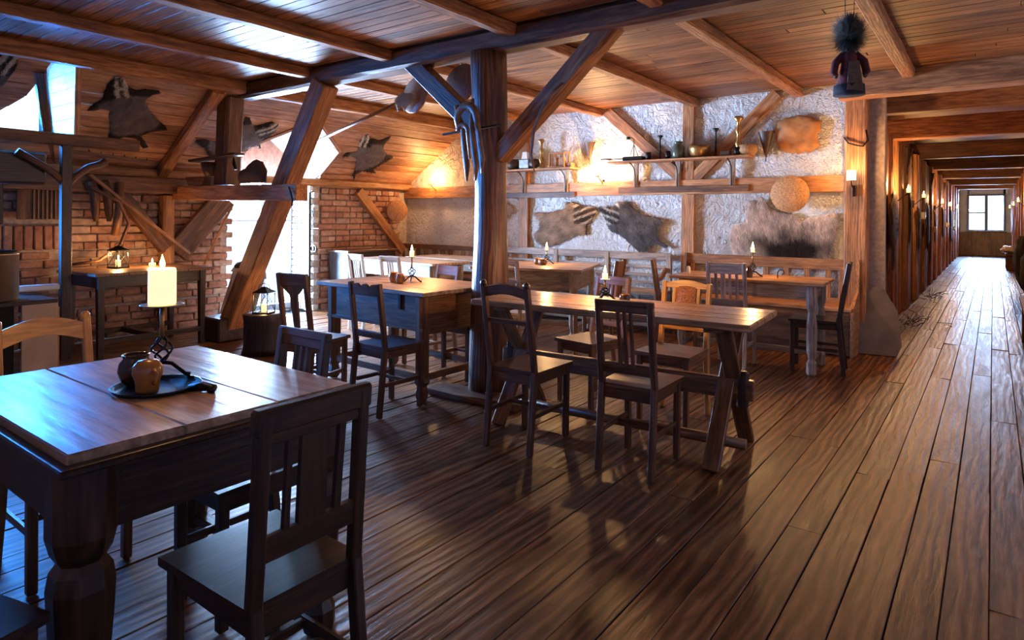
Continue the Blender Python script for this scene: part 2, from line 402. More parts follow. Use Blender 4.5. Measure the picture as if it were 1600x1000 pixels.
sc_.build('far_boards', M_ceil, ceiling, kind='stuff')

# joists (things)
gj = 'rough hewn joists under the board ceiling'
def joist(name, p0, p1, wd, h, mat, label, group=None, cat='beam', amp=.007):
    n = max(6, int((Vector(p1)-Vector(p0)).length/.22))
    return MB().rough_bar(p0, p1, wd, h, n=n, amp=amp).build(name, mat, label=label, cat=cat, group=group)
JX = [(-5.06, 'second rough joist from the sloping roof, across the dark main beam'), (-3.97, 'rough joist that crosses the main beam left of the round post'),
      (-2.72, 'rough joist that meets the main beam at the top of the round post'), (-1.63, 'rough joist ending above the diagonal brace of the white wall'),
      (-.61, 'short bright knotty joist at the upper right, ending at the corridor beam')]
for x, lb in JX:
    joist('ceiling_joist', (x, -1.4, CZ-.045), (x, WY-.02 if x < -1 else 6.72, CZ-.045), .1, .09, M_beam, lb, gj)
joist('roof_purlin', (-6.12, -1.4, CZ-.06), (-6.12, WY-.02, CZ-.06), .13, .13, M_beam, 'long purlin where the board ceiling meets the sloping roof', None)
joist('main_beam', (-6.2, 3.68, CZ-.085), (2.1, 3.68, CZ-.085), .17, .16, M_dark, 'dark main beam crossing the whole ceiling over the round post')
# corridor beams
for i, (yy, zb, h) in enumerate([(6.8, 2.43, .26), (7.95, 2.42, .2), (9.5, 2.3, .26), (12.7, 2.3, .26), (15.7, 2.3, .26), (19.2, 2.3, .26), (22.9, 2.3, .26), (26.2, 2.3, .26)]):
    lb = ['broad dark beam over the corridor mouth, nearest of the corridor beams', 'corridor beam just behind the nearest broad one, in its shadow', 'deep reddish corridor beam, third from the corridor mouth',
          'fourth corridor beam from the room, above the first wall candles', 'fifth corridor beam from the room, half way down the passage', 'sixth corridor beam from the room, third from the far window',
          'seventh corridor beam, last but one before the far window', 'last corridor beam, right above the far window'][i]
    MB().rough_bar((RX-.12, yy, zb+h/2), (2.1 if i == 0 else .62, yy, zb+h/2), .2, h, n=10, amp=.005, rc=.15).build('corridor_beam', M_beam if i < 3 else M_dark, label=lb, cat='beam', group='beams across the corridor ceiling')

# sloping roof
SA = Vector((-6.1, 0, CZ)); SE = Vector((LX, 0, 1.78)); SV = (SE-SA).normalized(); SL = (SE-SA).length
SN = Vector((0, 1, 0)).cross(SV)   # pointing into the room?
if SN.z > 0: SN = -SN
def rp(Y, s_, d=0): return SA+SV*s_+Vector((0, Y, 0))+SN*d
slope = empty('ceiling_slope', kind='structure')
def inside(poly, x, y):
    c = False; n = len(poly)
    for i in range(n):
        (x1, y1), (x2, y2) = poly[i], poly[(i+1) % n]
        if (y1 > y) != (y2 > y) and x < (x2-x1)*(y-y1)/(y2-y1)+x1: c = not c
    return c
D2 = [(4.17, 1.7), (4.17, .95), (4.72, .38), (5.4, .92), (5.45, 1.7)]
D1 = [(.75, 1.13), (.75, .95), (1.72, .95), (1.92, .6), (1.98, .12), (2.15, .12), (2.43, 1.13)]
M_sl = Matrix((Vector((0, 1, 0)), SN, SV)).transposed().to_4x4(); M_sl.translation = SA   # local x=Y, y=normal, z=s
def row_spans(poly, s0, s1):
    # cut spans (Y0 top, Y0 bottom, Y1 top, Y1 bottom) of polygon for this row
    def xs(s_):
        r = []
        n = len(poly)
        for i in range(n):
            (a, b), (c, d) = poly[i], poly[(i+1) % n]
            if (b > s_) != (d > s_): r.append((c-a)*(s_-b)/(d-b)+a)
        return sorted(r)
    A, B = xs(s0+.004), xs(s1-.004)
    if len(A) < 2 and len(B) < 2: return None
    if len(A) < 2: A = [sum(B)/2]*2 if abs(B[1]-B[0]) < .9 else B
    if len(B) < 2: B = A
    return (A[0], B[0], A[-1], B[-1])
rows = 10; sh = SL/rows
for r_ in range(rows):
    s0, s1 = r_*sh+.0015, (r_+1)*sh-.0015
    cuts = [((-1.5, -1.5), None)]
    cur = (-1.5, -1.5); segs = []
    for poly in (D1, D2):
        sp = row_spans(poly, s0, s1)
        if sp: segs.append((cur, (sp[0], sp[1]))); cur = (sp[2], sp[3])
    segs.append((cur, (WY, WY)))
    for (a, b) in segs:
        L = min(b)-max(a); k = max(1, round(L/rnd.uniform(2.0, 3.6)))
        for j in range(k):
            f0, f1 = j/k, (j+1)/k
            q0 = (a[0]+(b[0]-a[0])*f0, a[1]+(b[1]-a[1])*f0) if j else a
            q1 = (a[0]+(b[0]-a[0])*f1, a[1]+(b[1]-a[1])*f1) if j < k-1 else b
            dd_ = rnd.uniform(-.004, .004); MB().prism([(q0[0]+.003, s0+.003), (q1[0]-.003, s0+.003), (q1[1]-.003, s1-.003), (q0[1]+.003, s1-.003)], .02, Matrix.Translation(SN*dd_) @ M_sl).build('board', M_slope, slope)
# roof backing outside (keeps daylight out)
def quad_poly(name, polys, M, mat, parent=None, t=.02, **kw):
    mb = MB()
    for p in polys: mb.prism(p, t, M)
    return mb.build(name, mat, parent, **kw)
Mb = M_sl.copy(); Mb.translation = SA-SN*.03
quad_poly('roof_backing', [[(-1.6, -.1), (.7, -.1), (.7, SL+.1), (-1.6, SL+.1)], [(.7, 1.16), (2.5, 1.16), (2.5, SL+.1), (.7, SL+.1)], [(.7, -.1), (1.9, -.1), (1.9, .58), (1.7, .92), (.7, .92)],
          [(2.2, -.1), (WY+.1, -.1), (WY+.1, .34), (2.25, .34)], [(2.46, .34), (4.13, .34), (4.13, SL+.1), (2.46, SL+.1)], [(5.48, .34), (WY+.1, .34), (WY+.1, SL+.1), (5.48, SL+.1)]], Mb, M_under, slope)
# edges trim of the dormer openings
def edge_trim(p, q, nm='trim_board'):
    a, b = rp(p[0], p[1], .015), rp(q[0], q[1], .015)
    MB().bar(a, b, .05, .025, up=SN).build(nm, M_slope, slope)
for P_ in (D2,):
    for i in (1, 2): edge_trim(P_[i], P_[i+1])
    edge_trim((5.4, .92), (5.42, 1.45))
edge_trim(D1[5], D1[6])
# dormer 1 lining (beyond the opening)
d1 = empty('wall_dormer_near', kind='structure')
def xroof(z): return -6.1-(2.65-z)/.6692-.03
for k in range(8):
    z0 = 1.78+k*.15; z1 = z0+.146
    MB().prism([(-8.15, z0), (xroof(z0), z0), (xroof(min(z1, 2.64)), z1), (-8.15, z1)], .02, Matrix.Translation((0, 2.46, 0))).build('board', M_pale, d1)
mb = MB(); mb.box((-7.2, 1.5, 3.02), (2.2, 2.1, .03)); mb.box((-7.2, .62, 2.4), (2.0, .03, 1.3)); mb.box((-8.0, 1.5, 1.75), (1.2, 2.0, .06)); mb.build('lining', M_slope, d1)
wd = empty('window_2', kind='structure')
f = MB()
for (a, b) in (((-7.93, .7, 1.8), (-7.93, 2.45, 1.8)), ((-7.93, .7, 2.75), (-7.93, 2.45, 2.75)), ((-7.93, .7, 1.8), (-7.93, .7, 2.75)), ((-7.93, 1.55, 1.8), (-7.93, 1.55, 2.75)), ((-7.93, 2.42, 1.8), (-7.93, 2.42, 2.75))): f.bar(a, b, .05, .06)
f.build('window_frame', M_framed, wd)
MB().box((-7.93, 1.57, 2.28), (.006, 1.72, .94), ch=0).build('pane', M_glass, wd)
MB().rough_bar((-6.36, 1.93, 2.5), (-7.45, 2.36, 1.8), .09, .1, n=7).build('dormer_rafter', M_dark, d1)
# rafter near the tie beam, its lit right edge
MB().rough_bar(rp(3.36, .12, .06), rp(3.36, SL, .06), .12, .1, up=SN, n=9, amp=.006).build('roof_rafter', M_beam, label='diagonal rafter on the sloping roof beside the far-left upright post', cat='rafter')
# dormer 2 lining
d2 = empty('wall_dormer_far', kind='structure')
for k in range(7):    # gable slope boards
    a0, a1 = k/7, (k+1)/7; zm = 2.62-.52*(a0+a1)/2; xr = xroof(zm)
    for sg, y00, y11 in ((1, 4.75, 5.42), (-1, 4.75, 4.15)):
        ym = y00+(y11-y00)*(a0+a1)/2
        for (xa, xb) in ((xr, (xr-8.15)/2), ((xr-8.15)/2, -8.15)): MB().bar((xa-.002, ym, zm+.02), (xb+.002, ym, zm+.02), .122, .02, up=(0, sg*.6, .78)).build('board', M_pale, d2)
for k in range(3):
    z0 = 1.77+k*.13; MB().prism([(-8.15, z0), (xroof(z0), z0), (xroof(z0+.126), z0+.126), (-8.15, z0+.126)], .02, Matrix.Translation((0, 5.43, 0))).build('board', M_pale, d2)
mb = MB(); mb.box((-8.1, 4.78, 2.25), (.12, 1.5, .85)); mb.build('gable_infill', M_brick, d2)

# left wall: bricks
lw = MB()
lw.box((LX-.09, -.45, .9), (.12, 2.2, 1.8), ch=0); lw.box((LX-.09, 2.9, .9), (.12, 2.5, 1.8), ch=0)
lw.box((LX-.09, 1.15, .4), (.12, 1.1, .8), ch=0); lw.box((LX-.09, 1.15, 1.74), (.12, 1.1, .12), ch=0)
lw.box((LX-.09, 6.25, .9), (.12, 1.8, 1.8), ch=0)
lw.box((-7.8, 4.11, .9), (.8, .08, 1.8), ch=0); lw.box((-7.8, 5.44, .9), (.8, .08, 1.8), ch=0)
wall_left = lw.build('wall_left', M_mortar, kind='structure')
def irregular_brick(sx, sy, sz):
    mb = MB(); mb.box((0, 0, 0), (sx, sy, sz), ch=.008)
    off = Vector((rnd.random()*30, 0, 0)); mb.v = [tuple(Vector(v)+noise.noise_vector(Vector(v)*16+off)*.007) for v in mb.v]
    return mb.mesh('brick', M_brick)
BL = [irregular_brick(.05, .235, .07) for _ in range(6)]; BH = [irregular_brick(.05, .112, .07) for _ in range(4)]; BS = [irregular_brick(.05, .07, .235) for _ in range(3)]
nb = 0; bst = MB()
def put_brick(me, x, yy, z):
    global nb
    M = Matrix.Translation((x+rnd.uniform(-.006, .006), yy, z)) @ Matrix.Rotation(rnd.uniform(-.02, .02), 4, 'X')
    if nb < 299: inst(me, 'brick', wall_left, M); nb += 1
    else:
        n = len(bst.v); bst.add([v.co[:] for v in me.vertices], [list(p.vertices) for p in me.polygons], M)
def brick_zone(y0, y1, z0, z1):
    r = 0; z = z0+.037
    while z < z1:
        if r % 4 == 3: st = .121; arr = BH
        else: st = .246; arr = BL
        yy = y0+(.06 if r % 2 else .12)
        while yy < y1: put_brick(rnd.choice(arr), LX, yy, z); yy += st
        z += .083; r += 1
brick_zone(5.5, 6.95, .35, 1.72)
brick_zone(2.5, 4.1, .35, 1.72)
z = 1.18
for yy in [1.75+i*.081 for i in range(9)]: put_brick(BS[0], LX, yy, z-.12)
brick_zone(1.6, 2.4, 1.25, 1.72)
brick_zone(5.5, 6.95, 0, .3); brick_zone(1.6, 4.1, 0, .3); brick_zone(1.6, 2.4, .35, .9)
bst.build('far_bricks', M_brick, wall_left, kind='stuff')
# reveal bricks of the door recess
for k in range(21):
    MB().box((-7.42-.5*(k % 2)*.1, 5.40, .04+k*.085), (.12, .075, .075), ch=.008).build('reveal_brick', M_plaster, wall_left)
    for q in range(3): MB().box((-7.58-.235*q-(k % 2)*.1+.05, 5.395, .04+k*.085), (.225, .06, .075), ch=.008).build('reveal_brick', M_plaster, wall_left)
MB().rough_bar((LX+.03, -1.4, 1.74), (LX+.03, WY, 1.74), .12, .1, n=30).build('wall_plate', M_wallt, wall_left)
# glazed door
door = empty('door_1', kind='structure')
f = MB()
DXX = -7.9
for a, b, w_, h_ in (((DXX, 4.15, 0), (DXX, 4.15, 1.75), .07, .06), ((DXX, 5.38, 0), (DXX, 5.38, 1.75), .07, .06), ((DXX, 4.93, 0), (DXX, 4.93, 1.75), .07, .07), ((DXX, 4.12, 1.75), (DXX, 5.42, 1.75), .07, .06), ((DXX, 4.12, .04), (DXX, 5.42, .04), .07, .08), ((DXX, 4.12, 1.22), (DXX, 5.42, 1.22), .05, .035)):
    f.bar(a, b, w_, h_)
f.build('door_frame', M_frame, door)
for (y0, y1) in ((4.18, 4.9), (4.96, 5.35)):
    for (z0, z1) in ((.08, 1.2), (1.24, 1.72)): MB().box((DXX, (y0+y1)/2, (z0+z1)/2), (.006, y1-y0, z1-z0), ch=0).build('pane', M_glass, door)
# unseen window added on the left, for blue light on the floor
wd = empty('added_window', kind='structure'); f = MB()
for (a, b) in (((LX-.05, .7, .8), (LX-.05, 1.6, .8)), ((LX-.05, .7, 1.68), (LX-.05, 1.6, 1.68)), ((LX-.05, .7, .8), (LX-.05, .7, 1.68)), ((LX-.05, 1.6, .8), (LX-.05, 1.6, 1.68)), ((LX-.05, 1.15, .8), (LX-.05, 1.15, 1.68))): f.bar(a, b, .06, .06)
f.build('window_frame', M_framed, wd); MB().box((LX-.05, 1.15, 1.24), (.006, .86, .84), ch=0).build('pane', M_glass, wd)

# back wall: plaster panels with relief, timbers
def relief(name, x0, x1, z0, z1, y, mat, parent, clip=None, step=.03, amp=.02):
    nx, nz = int((x1-x0)/step), int((z1-z0)/step)
    vs = []; fs = []
    for j in range(nz+1):
        for i in range(nx+1):
            X, Z = x0+(x1-x0)*i/nx, z0+(z1-z0)*j/nz
            if clip: Z = min(Z, clip(X))
            h = noise.noise(Vector((X*3.1, Z*3.7, 4)))*amp+noise.noise(Vector((X*11, Z*12, 8)))*amp*.55
            vs.append((X, y-h, Z))
    for j in range(nz):
        for i in range(nx):
            a = j*(nx+1)+i
            if clip and vs[a+nx+1][2]-vs[a][2] < 1e-4 and vs[a+nx+2][2]-vs[a+1][2] < 1e-4: continue
            fs.append([a, a+1, a+nx+2, a+nx+1])
    return MB().add(vs, fs, None, None, True).build(name, mat, parent)
wb = MB(); wb.box((-4.2, WY+.11, 1.3), (6.7, .12, 2.8), ch=0); wall_back = wb.build('wall_back', M_mortar, kind='structure')
relief('plaster', -7.5, RX, 0, 2.68, WY, M_plaster, wall_back, clip=lambda X: min(CZ+.01, CZ+(X+6.1)*(.87/1.3)))
TY = WY-.02
def timber(p0, p1, wd_, nm='timber', dep=.07): MB().rough_bar((p0[0], TY, p0[1]), (p1[0], TY, p1[1]), dep, wd_, up=(0, -1, 0), n=10, amp=.004, rc=.12).build(nm, M_wallt, wall_back)
def vt(x, z0, z1, wd_=.13): MB().rough_bar((x, TY, z0), (x, TY, z1), wd_, .07, up=(0, -1, 0), n=10, amp=.004, rc=.12).build('wall_post', M_wallt, wall_back)
MB().rough_bar((-7.45, TY-.01, 1.65), (RX-.1, TY-.01, 1.65), .07, .165, n=26, amp=.005, rc=.12).build('wall_rail', M_wallt, wall_back)
for x_ in (-2.8, -5.12): vt(x_, 1.73, CZ); vt(x_, 0, 1.56, .15)
def dt(p0, p1):
    MB().bar((p0[0], TY, p0[1]), (p1[0], TY, p1[1]), .06, .13, up=(0, 0, 1)).build('wall_brace', M_wallt, wall_back)
dt((-3.87, 2.62), (-2.83, 1.7)); dt((-1.83, 2.62), (-2.78, 1.7))
# corner post, outer face toward camera
MB().rough_bar((RX-.02, WY-.02, 0), (RX-.02, WY-.02, 2.5), .2, .2, n=16, amp=.006, rc=.15).build('corner_post', M_wallt, label='square timber corner post where the white wall turns into the corridor', cat='post')
# other walls (behind the camera and right of the frame)
wr = MB(); wr.box((2.25, 2.8, 1.3), (.1, 8.8, 2.8), ch=0); wr.build('wall_right', M_plaster2, kind='structure')
wf = MB(); wf.box((-2.6, -1.5, 1.3), (10, .1, 2.8), ch=0); wf.build('wall_front', M_plaster2, kind='structure')
wf = MB(); wf.box((1.45, 7.1, 1.3), (1.66, .1, 2.8), ch=0); wf.build('wall_return', M_plaster2, kind='structure')

# corridor walls
cw = MB(); cw.box((RX-.12, 18.1, 1.35), (.1, 21.9, 2.7), ch=0); wcl = cw.build('wall_corridor_left', M_plaster2, kind='structure')
cw = MB(); cw.box((.68, 18.1, 1.35), (.1, 21.9, 2.7), ch=0); wcr = cw.build('wall_corridor_right', M_plaster2, kind='structure')
def vboard(parent, xf, y0, y1, z0, z1, dep, mat, nm='board', sg=1):
    MB().box((xf, (y0+y1)/2, (z0+z1)/2), (dep, (y1-y0)-.006, z1-z0), ch=.006).build(nm, mat, parent)
# first bay: plaster with timber frame, then a leaning log, then board after board
MB().rough_bar((-1.06, 9.0, 0), (-1.06, 8.95, 2.42), .06, .2, n=14, amp=.008).build('wall_post', M_wallt, wcl)
MB().rough_bar((-1.03, 9.4, 0), (-1.04, 9.2, 2.35), .08, .14, n=14, amp=.014, rc=.4).build('wall_log', M_wallt, wcl)
vboard(wcl, -1.09, 7.3, 8.8, 2.3, 2.42, .06, M_wallt, 'lintel')
yy = 9.5; k = 0
while yy < 28.8:
    wdt = rnd.uniform(.16, .3); t = k % 7
    if t in (0, 6): MB().rough_bar((-1.03, yy+.1, 0), (-1.03+rnd.uniform(-.01, .01), yy+.1, 2.35), .1, .17, n=10, amp=.008, rc=.2).build('wall_post', M_wallt, wcl); yy += .2
    elif t == 1 and yy < 14: vboard(wcl, -1.06, yy, yy+wdt*1.3, 2.02, 2.3, .05, M_plaster); vboard(wcl, -1.05, yy, yy+wdt*1.3, 0, 2.0, .05, M_wallt); yy += wdt*1.3
    else: vboard(wcl, -1.07+rnd.uniform(0, .03), yy, yy+wdt, 0, 2.35, .05, M_wallt if rnd.random() < .7 else M_dark); yy += wdt
    k += 1
yy = 9.2; k = 0
while yy < 28.8:
    wdt = rnd.uniform(.2, .34)
    if k % 6 == 0: MB().rough_bar((.58, yy+.1, 0), (.58, yy+.1, 2.35), .16, .17, n=8, amp=.008, rc=.2).build('wall_post', M_wallt, wcr); yy += .2
    else: vboard(wcr, .61+rnd.uniform(0, .02), yy, yy+wdt, 0, 2.35, .05, M_wallt if rnd.random() < .6 else M_dark); yy += wdt
    k += 1
# end wall and its window
EY = 28.9
ew = MB()
for c_, s_ in (((-.86, EY+.1, 1.35), (.3, .2, 2.7)), ((.5, EY+.1, 1.35), (.42, .2, 2.7)), ((-.2, EY+.1, .45), (1.1, .2, .92)), ((-.2, EY+.1, 2.45), (1.1, .2, .5))): ew.box(c_, s_, ch=0)
wend = ew.build('wall_end', simple('end_wall_paint', (.62, .66, .74), .8, scale=4, var=.15), kind='structure')
for (x0, x1, z1) in ((-.98, -.62, .84), (-.61, -.08, .88), (-.07, .38, .86), (.39, .62, .84)):
    MB().box(((x0+x1)/2, EY-.03, z1/2), (x1-x0-.01, .05, z1), ch=.01).build('panel', M_grey, wend)
win = empty('window_1', kind='structure'); f = MB()
X0, X1, Z0, Z1 = -.74, .33, .9, 2.19
for a, b, w_ in (((X0, EY, Z0), (X0, EY, Z1), .07), ((X1, EY, Z0), (X1, EY, Z1), .07), ((-.2, EY, Z0), (-.2, EY, Z1), .09), ((X0, EY, Z1), (X1, EY, Z1), .07), ((X0, EY, Z0), (X1, EY, Z0), .06), ((X0, EY, 1.55), (-.2, EY, 1.55), .04)): f.bar(a, b, w_, w_)
f.build('window_frame', M_framed, win)
MB().box((-.47, EY, 1.55), (.5, .006, 1.25), ch=0).build('pane', M_glass, win); MB().box((.06, EY, 1.55), (.5, .006, 1.25), ch=0).build('pane', M_glass, win)
MB().box((-.2, EY-.05, .89), (1.2, .14, .03)).build('window_sill', M_frame, win)

# ------------------------------------------------------------------ TIMBER FRAME THINGS
pl = MB()
n_, m_ = 24, 18; vs = []; gr = []; fs = []
for i in range(n_+1):
    z = i/n_*2.5; r = .125+.012*math.sin(z*2.2+1)+(.006 if z > 1.8 else 0)
    for k in range(m_):
        t = 2*PI*k/m_; sq = 1+.06*max(0, abs(math.cos(2*t))-.6) if z > 1.9 else 1
        rr_ = r*sq+noise.noise(Vector((math.cos(t)*2, math.sin(t)*2, z*1.2)))*.012
        vs.append((-2.96+.03*math.sin(z*1.3)-.015+rr_*math.cos(t), 3.68+rr_*math.sin(t), z)); gr.append((z, math.cos(t)*r, math.sin(t)*r))
fs = [[i*m_+k, i*m_+(k+1) % m_, (i+1)*m_+(k+1) % m_, (i+1)*m_+k] for i in range(n_) for k in range(m_)]+[list(range(m_-1, -1, -1)), [n_*m_+k for k in range(m_)]]
post = pl.add(vs, fs, None, gr, True).build('round_post', M_log, label='thick round tree-trunk post in the middle of the room carrying the main beam', cat='post')
MB().rough_bar((-3.3, 3.5, .02), (-2.55, 3.55, .02), .22, .045, n=6).build('base_plate', M_dark, post)
MB().bar((-3.79, 3.68, 2.56), (-2.98, 3.68, 1.88), .12, .13).build('diagonal_brace', M_dark, label='dark diagonal brace on the left of the round post', cat='brace')
MB().rough_bar((-1.92, 3.68, 2.56), (-2.86, 3.68, 1.74), .12, .14, n=8, amp=.006).build('diagonal_brace', M_beam, label='brown diagonal brace on the right of the round post', cat='brace')
MB().bar((-4.86, 3.66, 2.5), (-6.42, 3.6, .02), .17, .2, ch=.01).build('leaning_strut', M_beam, label='massive leaning strut from the main beam down past the bright glazed door', cat='strut')
MB().box((-6.42, 3.58, .12), (.36, .32, .24), ch=.015).build('strut_block', M_blackish, label='black wooden block at the foot of the leaning strut', cat='block')
MB().rough_bar((-6.35, 3.56, 1.6), (-6.35, 3.6, 2.5), .22, .2, n=8).build('upright_post', M_dark, label='short upright post standing on the tie beam under the left end of the main beam', cat='post')
MB().bar((-7.35, 3.5, 1.53), (-4.98, 3.5, 1.50), .13, .15, ch=.006).build('tie_beam', M_beam, label='horizontal tie beam over the glazed door, its sawn end past the strut', cat='beam')
# left wall timbers
MB().rough_bar((LX+.1, 3.4, .05), (LX+.1, 3.4, 1.5), .14, .12, n=8).build('wall_stud', M_wallt, label='stud against the brick wall behind the lantern table', cat='post')
MB().bar((LX+.16, 2.78, 1.66), (LX+.16, 3.36, .92), .1, .13).build('wall_brace', M_dark, label='dark brace sloping down to the right on the brick wall above the lantern', cat='brace')
MB().bar((LX+.12, 4.05, 1.5), (LX+.12, 3.5, .86), .08, .26).build('wall_brace', M_dark, label='wide dark board sloping beside the glazed door on the brick wall', cat='brace')
MB().bar((LX+.06, 6.1, 1.65), (LX+.06, 6.98, .75), .08, .13).build('wall_brace', M_wallt, label='slim brace sloping down the far brick wall below the small badger skin', cat='brace')
MB().bar((LX+.35, 2.55, 1.68), (LX+.25, 3.58, .86), .03, .03).build('slanted_pole', M_chair_l, label='thin pale pole slanting across the brick wall behind the lantern', cat='pole')
MB().tube([(LX+.4, 4.0, 1.42), (LX+.3, 3.72, .74)], .014).build('walking_stick', M_wallt, label='thin stick leaning upright left of the glazed door', cat='stick')
MB().tube([(LX+.3, 2.85, 1.62), (LX+.3, 2.83, 1.3), (LX+.28, 2.81, 1.08)], [.035, .04, .045]).build('wooden_pestle', M_chair_l, label='hanging round wooden club with pale end left of the brace', cat='tool')

# ------------------------------------------------------------------ TABLES
def plank_top(parent, x0, x1, y0, y1, z, t, mat, along='x', n=4, name='tabletop_board', lip=.004):
    k = (y1-y0)/n if along == 'x' else (x1-x0)/n
    for i in range(n):
        mb = MB(); g = .0012
        if along == 'x': mb.box(((x0+x1)/2, y0+k*(i+.5), z-t/2), (x1-x0, k-g, t), ch=lip)
        else: mb.box((x0+k*(i+.5), (y0+y1)/2, z-t/2), (k-g, y1-y0, t), ch=lip)
        mb.build(name, mat, parent)
# foreground table
T1 = empty('dining_table', (-2.08, .94, 0), 0, 'large dark foreground table with a blue-lit plank top and thick carved legs', 'table')
plank_top(T1, -.5, .46, -.395, .385, .77, .03, M_top, 'x', 3)
MB().box((0, -.01, .738), (.99, .82, .018)).build('edge_moulding', M_blackish, T1)
for s_ in (-1, 1):
    MB().box((s_*.4, -.01, .64), (.03, .66, .17)).build('apron', M_blackish, T1); MB().box((0, -.01+s_*.34, .64), (.8, .03, .17)).build('apron', M_blackish, T1)
legp = [(.045, 0), (.05, .02), (.05, .07), (.036, .1), (.052, .16), (.066, .36), (.07, .44), (.064, .48), (.05, .50), (.062, .52), (.072, .56), (.072, .728)]
for sx_ in (-1, 1):
    for sy_ in (-1, 1): MB().lathe(legp, (sx_*.39, -.01+sy_*.33, 0), 8).build('leg', M_blackish, T1)
for sy_ in (-1, 1): MB().box((0, -.01+sy_*.33, .14), (.74, .045, .035)).build('stretcher', M_blackish, T1)
# middle left drawer table
T2 = empty('drawer_table', (-3.655, 3.57, 0), math.radians(-2), 'heavy drawer table with a deep front apron left of the round post', 'table')
plank_top(T2, -.68, .56, -.4, .42, .77, .028, M_top, 'x', 4)
ap = MB().box((-.06, -.31, .62), (1.04, .03, .26)); apo = ap.build('apron', M_chair_l, T2)
MB().box((-.06, -.33, .5), (1.1, .03, .025)).build('moulding', M_chair_l, T2); MB().box((.25, -.335, .68), (.03, .012, .11)).build('lock_plate', M_iron, apo)
MB().box((-.02, .33, .62), (1.04, .03, .26)).build('apron', M_chair_l, T2)
for s_ in (-1, 1): MB().box((-.06+s_*.53, .01, .6), (.03, .62, .28)).build('apron', M_chair_l, T2)
lp2 = [(.03, 0), (.045, .02), (.048, .06), (.035, .1), (.06, .13), (.05, .16), (.052, .5), (.055, .76-.03)]
for sx_ in (-1, 1):
    for sy_ in (-1, 1): MB().lathe(lp2, (-.06+sx_*.51, .01+sy_*.31, 0), 8).build('leg', M_chair_l, T2)
for s_ in (-1, 1):
    MB().box((-.06, .01+s_*.31, .16), (.98, .04, .05)).build('stretcher', M_chair_l, T2); MB().box((-.06+s_*.51, .01, .16), (.04, .58, .05)).build('stretcher', M_chair_l, T2)
# centre trestle table
T3 = empty('trestle_table', (-1.83, 3.5, 0), math.radians(3.5), 'long trestle table with crossed legs in front of the round post', 'table')
plank_top(T3, -.86, .86, -.32, .33, .77, .038, M_top2, 'x', 4, lip=.008)
for sx_ in (-1, 1):
    xx = sx_*.66
    MB().bar((xx, -.29, 0), (xx+.01, .22, .73), .035, .088, up=(1, 0, 0)).build('leg', M_chair_l, T3)
    MB().bar((xx+.04*sx_, .30, 0), (xx+.04*sx_, -.21, .73), .035, .088, up=(1, 0, 0)).build('leg', M_chair_l, T3)
    MB().box((xx, 0, .722), (.09, .56, .03)).build('top_batten', M_chair_l, T3)
    MB().box((xx+.09*sx_, 0, .37), (.06, .05, .2), ch=.012).build('peg', M_blackish, T3)
MB().box((0, 0, .37), (1.62, .045, .11), ch=.006).build('stretcher', M_chair_l, T3)
MB().tube([(-.7, -.05, .09), (.78, -.05, .09)], .03).build('foot_rail', M_chair_l, T3)
# table at far centre
def farm_table(name, loc, rz, lx, ly, label, topm, legm, ah=.13, leg='turned', stretcher=True, n=4):
    T = empty(name, loc, rz, label, 'table')
    plank_top(T, -lx/2, lx/2, -ly/2, ly/2, .77, .028, topm, 'x', n)
    for s_ in (-1, 1):
        MB().box((0, s_*(ly/2-.08), .742-ah/2), (lx-.2, .025, ah)).build('apron', legm, T); MB().box((s_*(lx/2-.1), 0, .742-ah/2), (.025, ly-.16, ah)).build('apron', legm, T)
    lp = [(.032, 0), (.042, .015), (.042, .1), (.026, .13), (.04, .2), (.044, .4), (.03, .52), (.04, .56), (.045, .58), (.045, .742)] if leg == 'turned' else [(.03, 0), (.042, .74)]
    for sx_ in (-1, 1):
        for sy_ in (-1, 1): MB().lathe(lp, (sx_*(lx/2-.1), sy_*(ly/2-.08), 0), 8 if leg == 'turned' else 4).build('leg', legm, T)
    if stretcher:
        for s_ in (-1, 1): MB().box((s_*(lx/2-.1), 0, .15), (.045, ly-.2, .05)).build('stretcher', legm, T)
        MB().box((0, 0, .15), (lx-.2, .05, .05)).build('stretcher', legm, T)
    return T
T4 = farm_table('dining_table', (-4.0, 5.82, 0), math.radians(18), 1.2, 1.0, 'broad pale table behind the round post with a candle and pots near its middle', M_top, M_grey, .2)
T5 = farm_table('dining_table', (-1.76, 5.96, 0), math.radians(3), 1.3, .62, 'narrow table before the long wall bench at the right with grey turned legs', M_top2, M_grey, .12)
T0 = farm_table('dining_table', (-5.65, 5.48, 0), math.radians(-4), 1.5, .6, 'brightly lit table behind the two pale chairs at the far left', M_top, M_grey, .16)
T0b = farm_table('dining_table', (-5.5, 6.2, 0), math.radians(0), 1.3, .6, 'table pushed behind the brightly lit one, in front of the slatted bench', M_top, M_grey, .12)
T6 = farm_table('side_table', (-6.66, 2.84, 0), math.radians(3), .78, 1.1, 'side table by the brick wall carrying a lit lantern and a candle', M_chair_l, M_blackish, .11, leg='square')

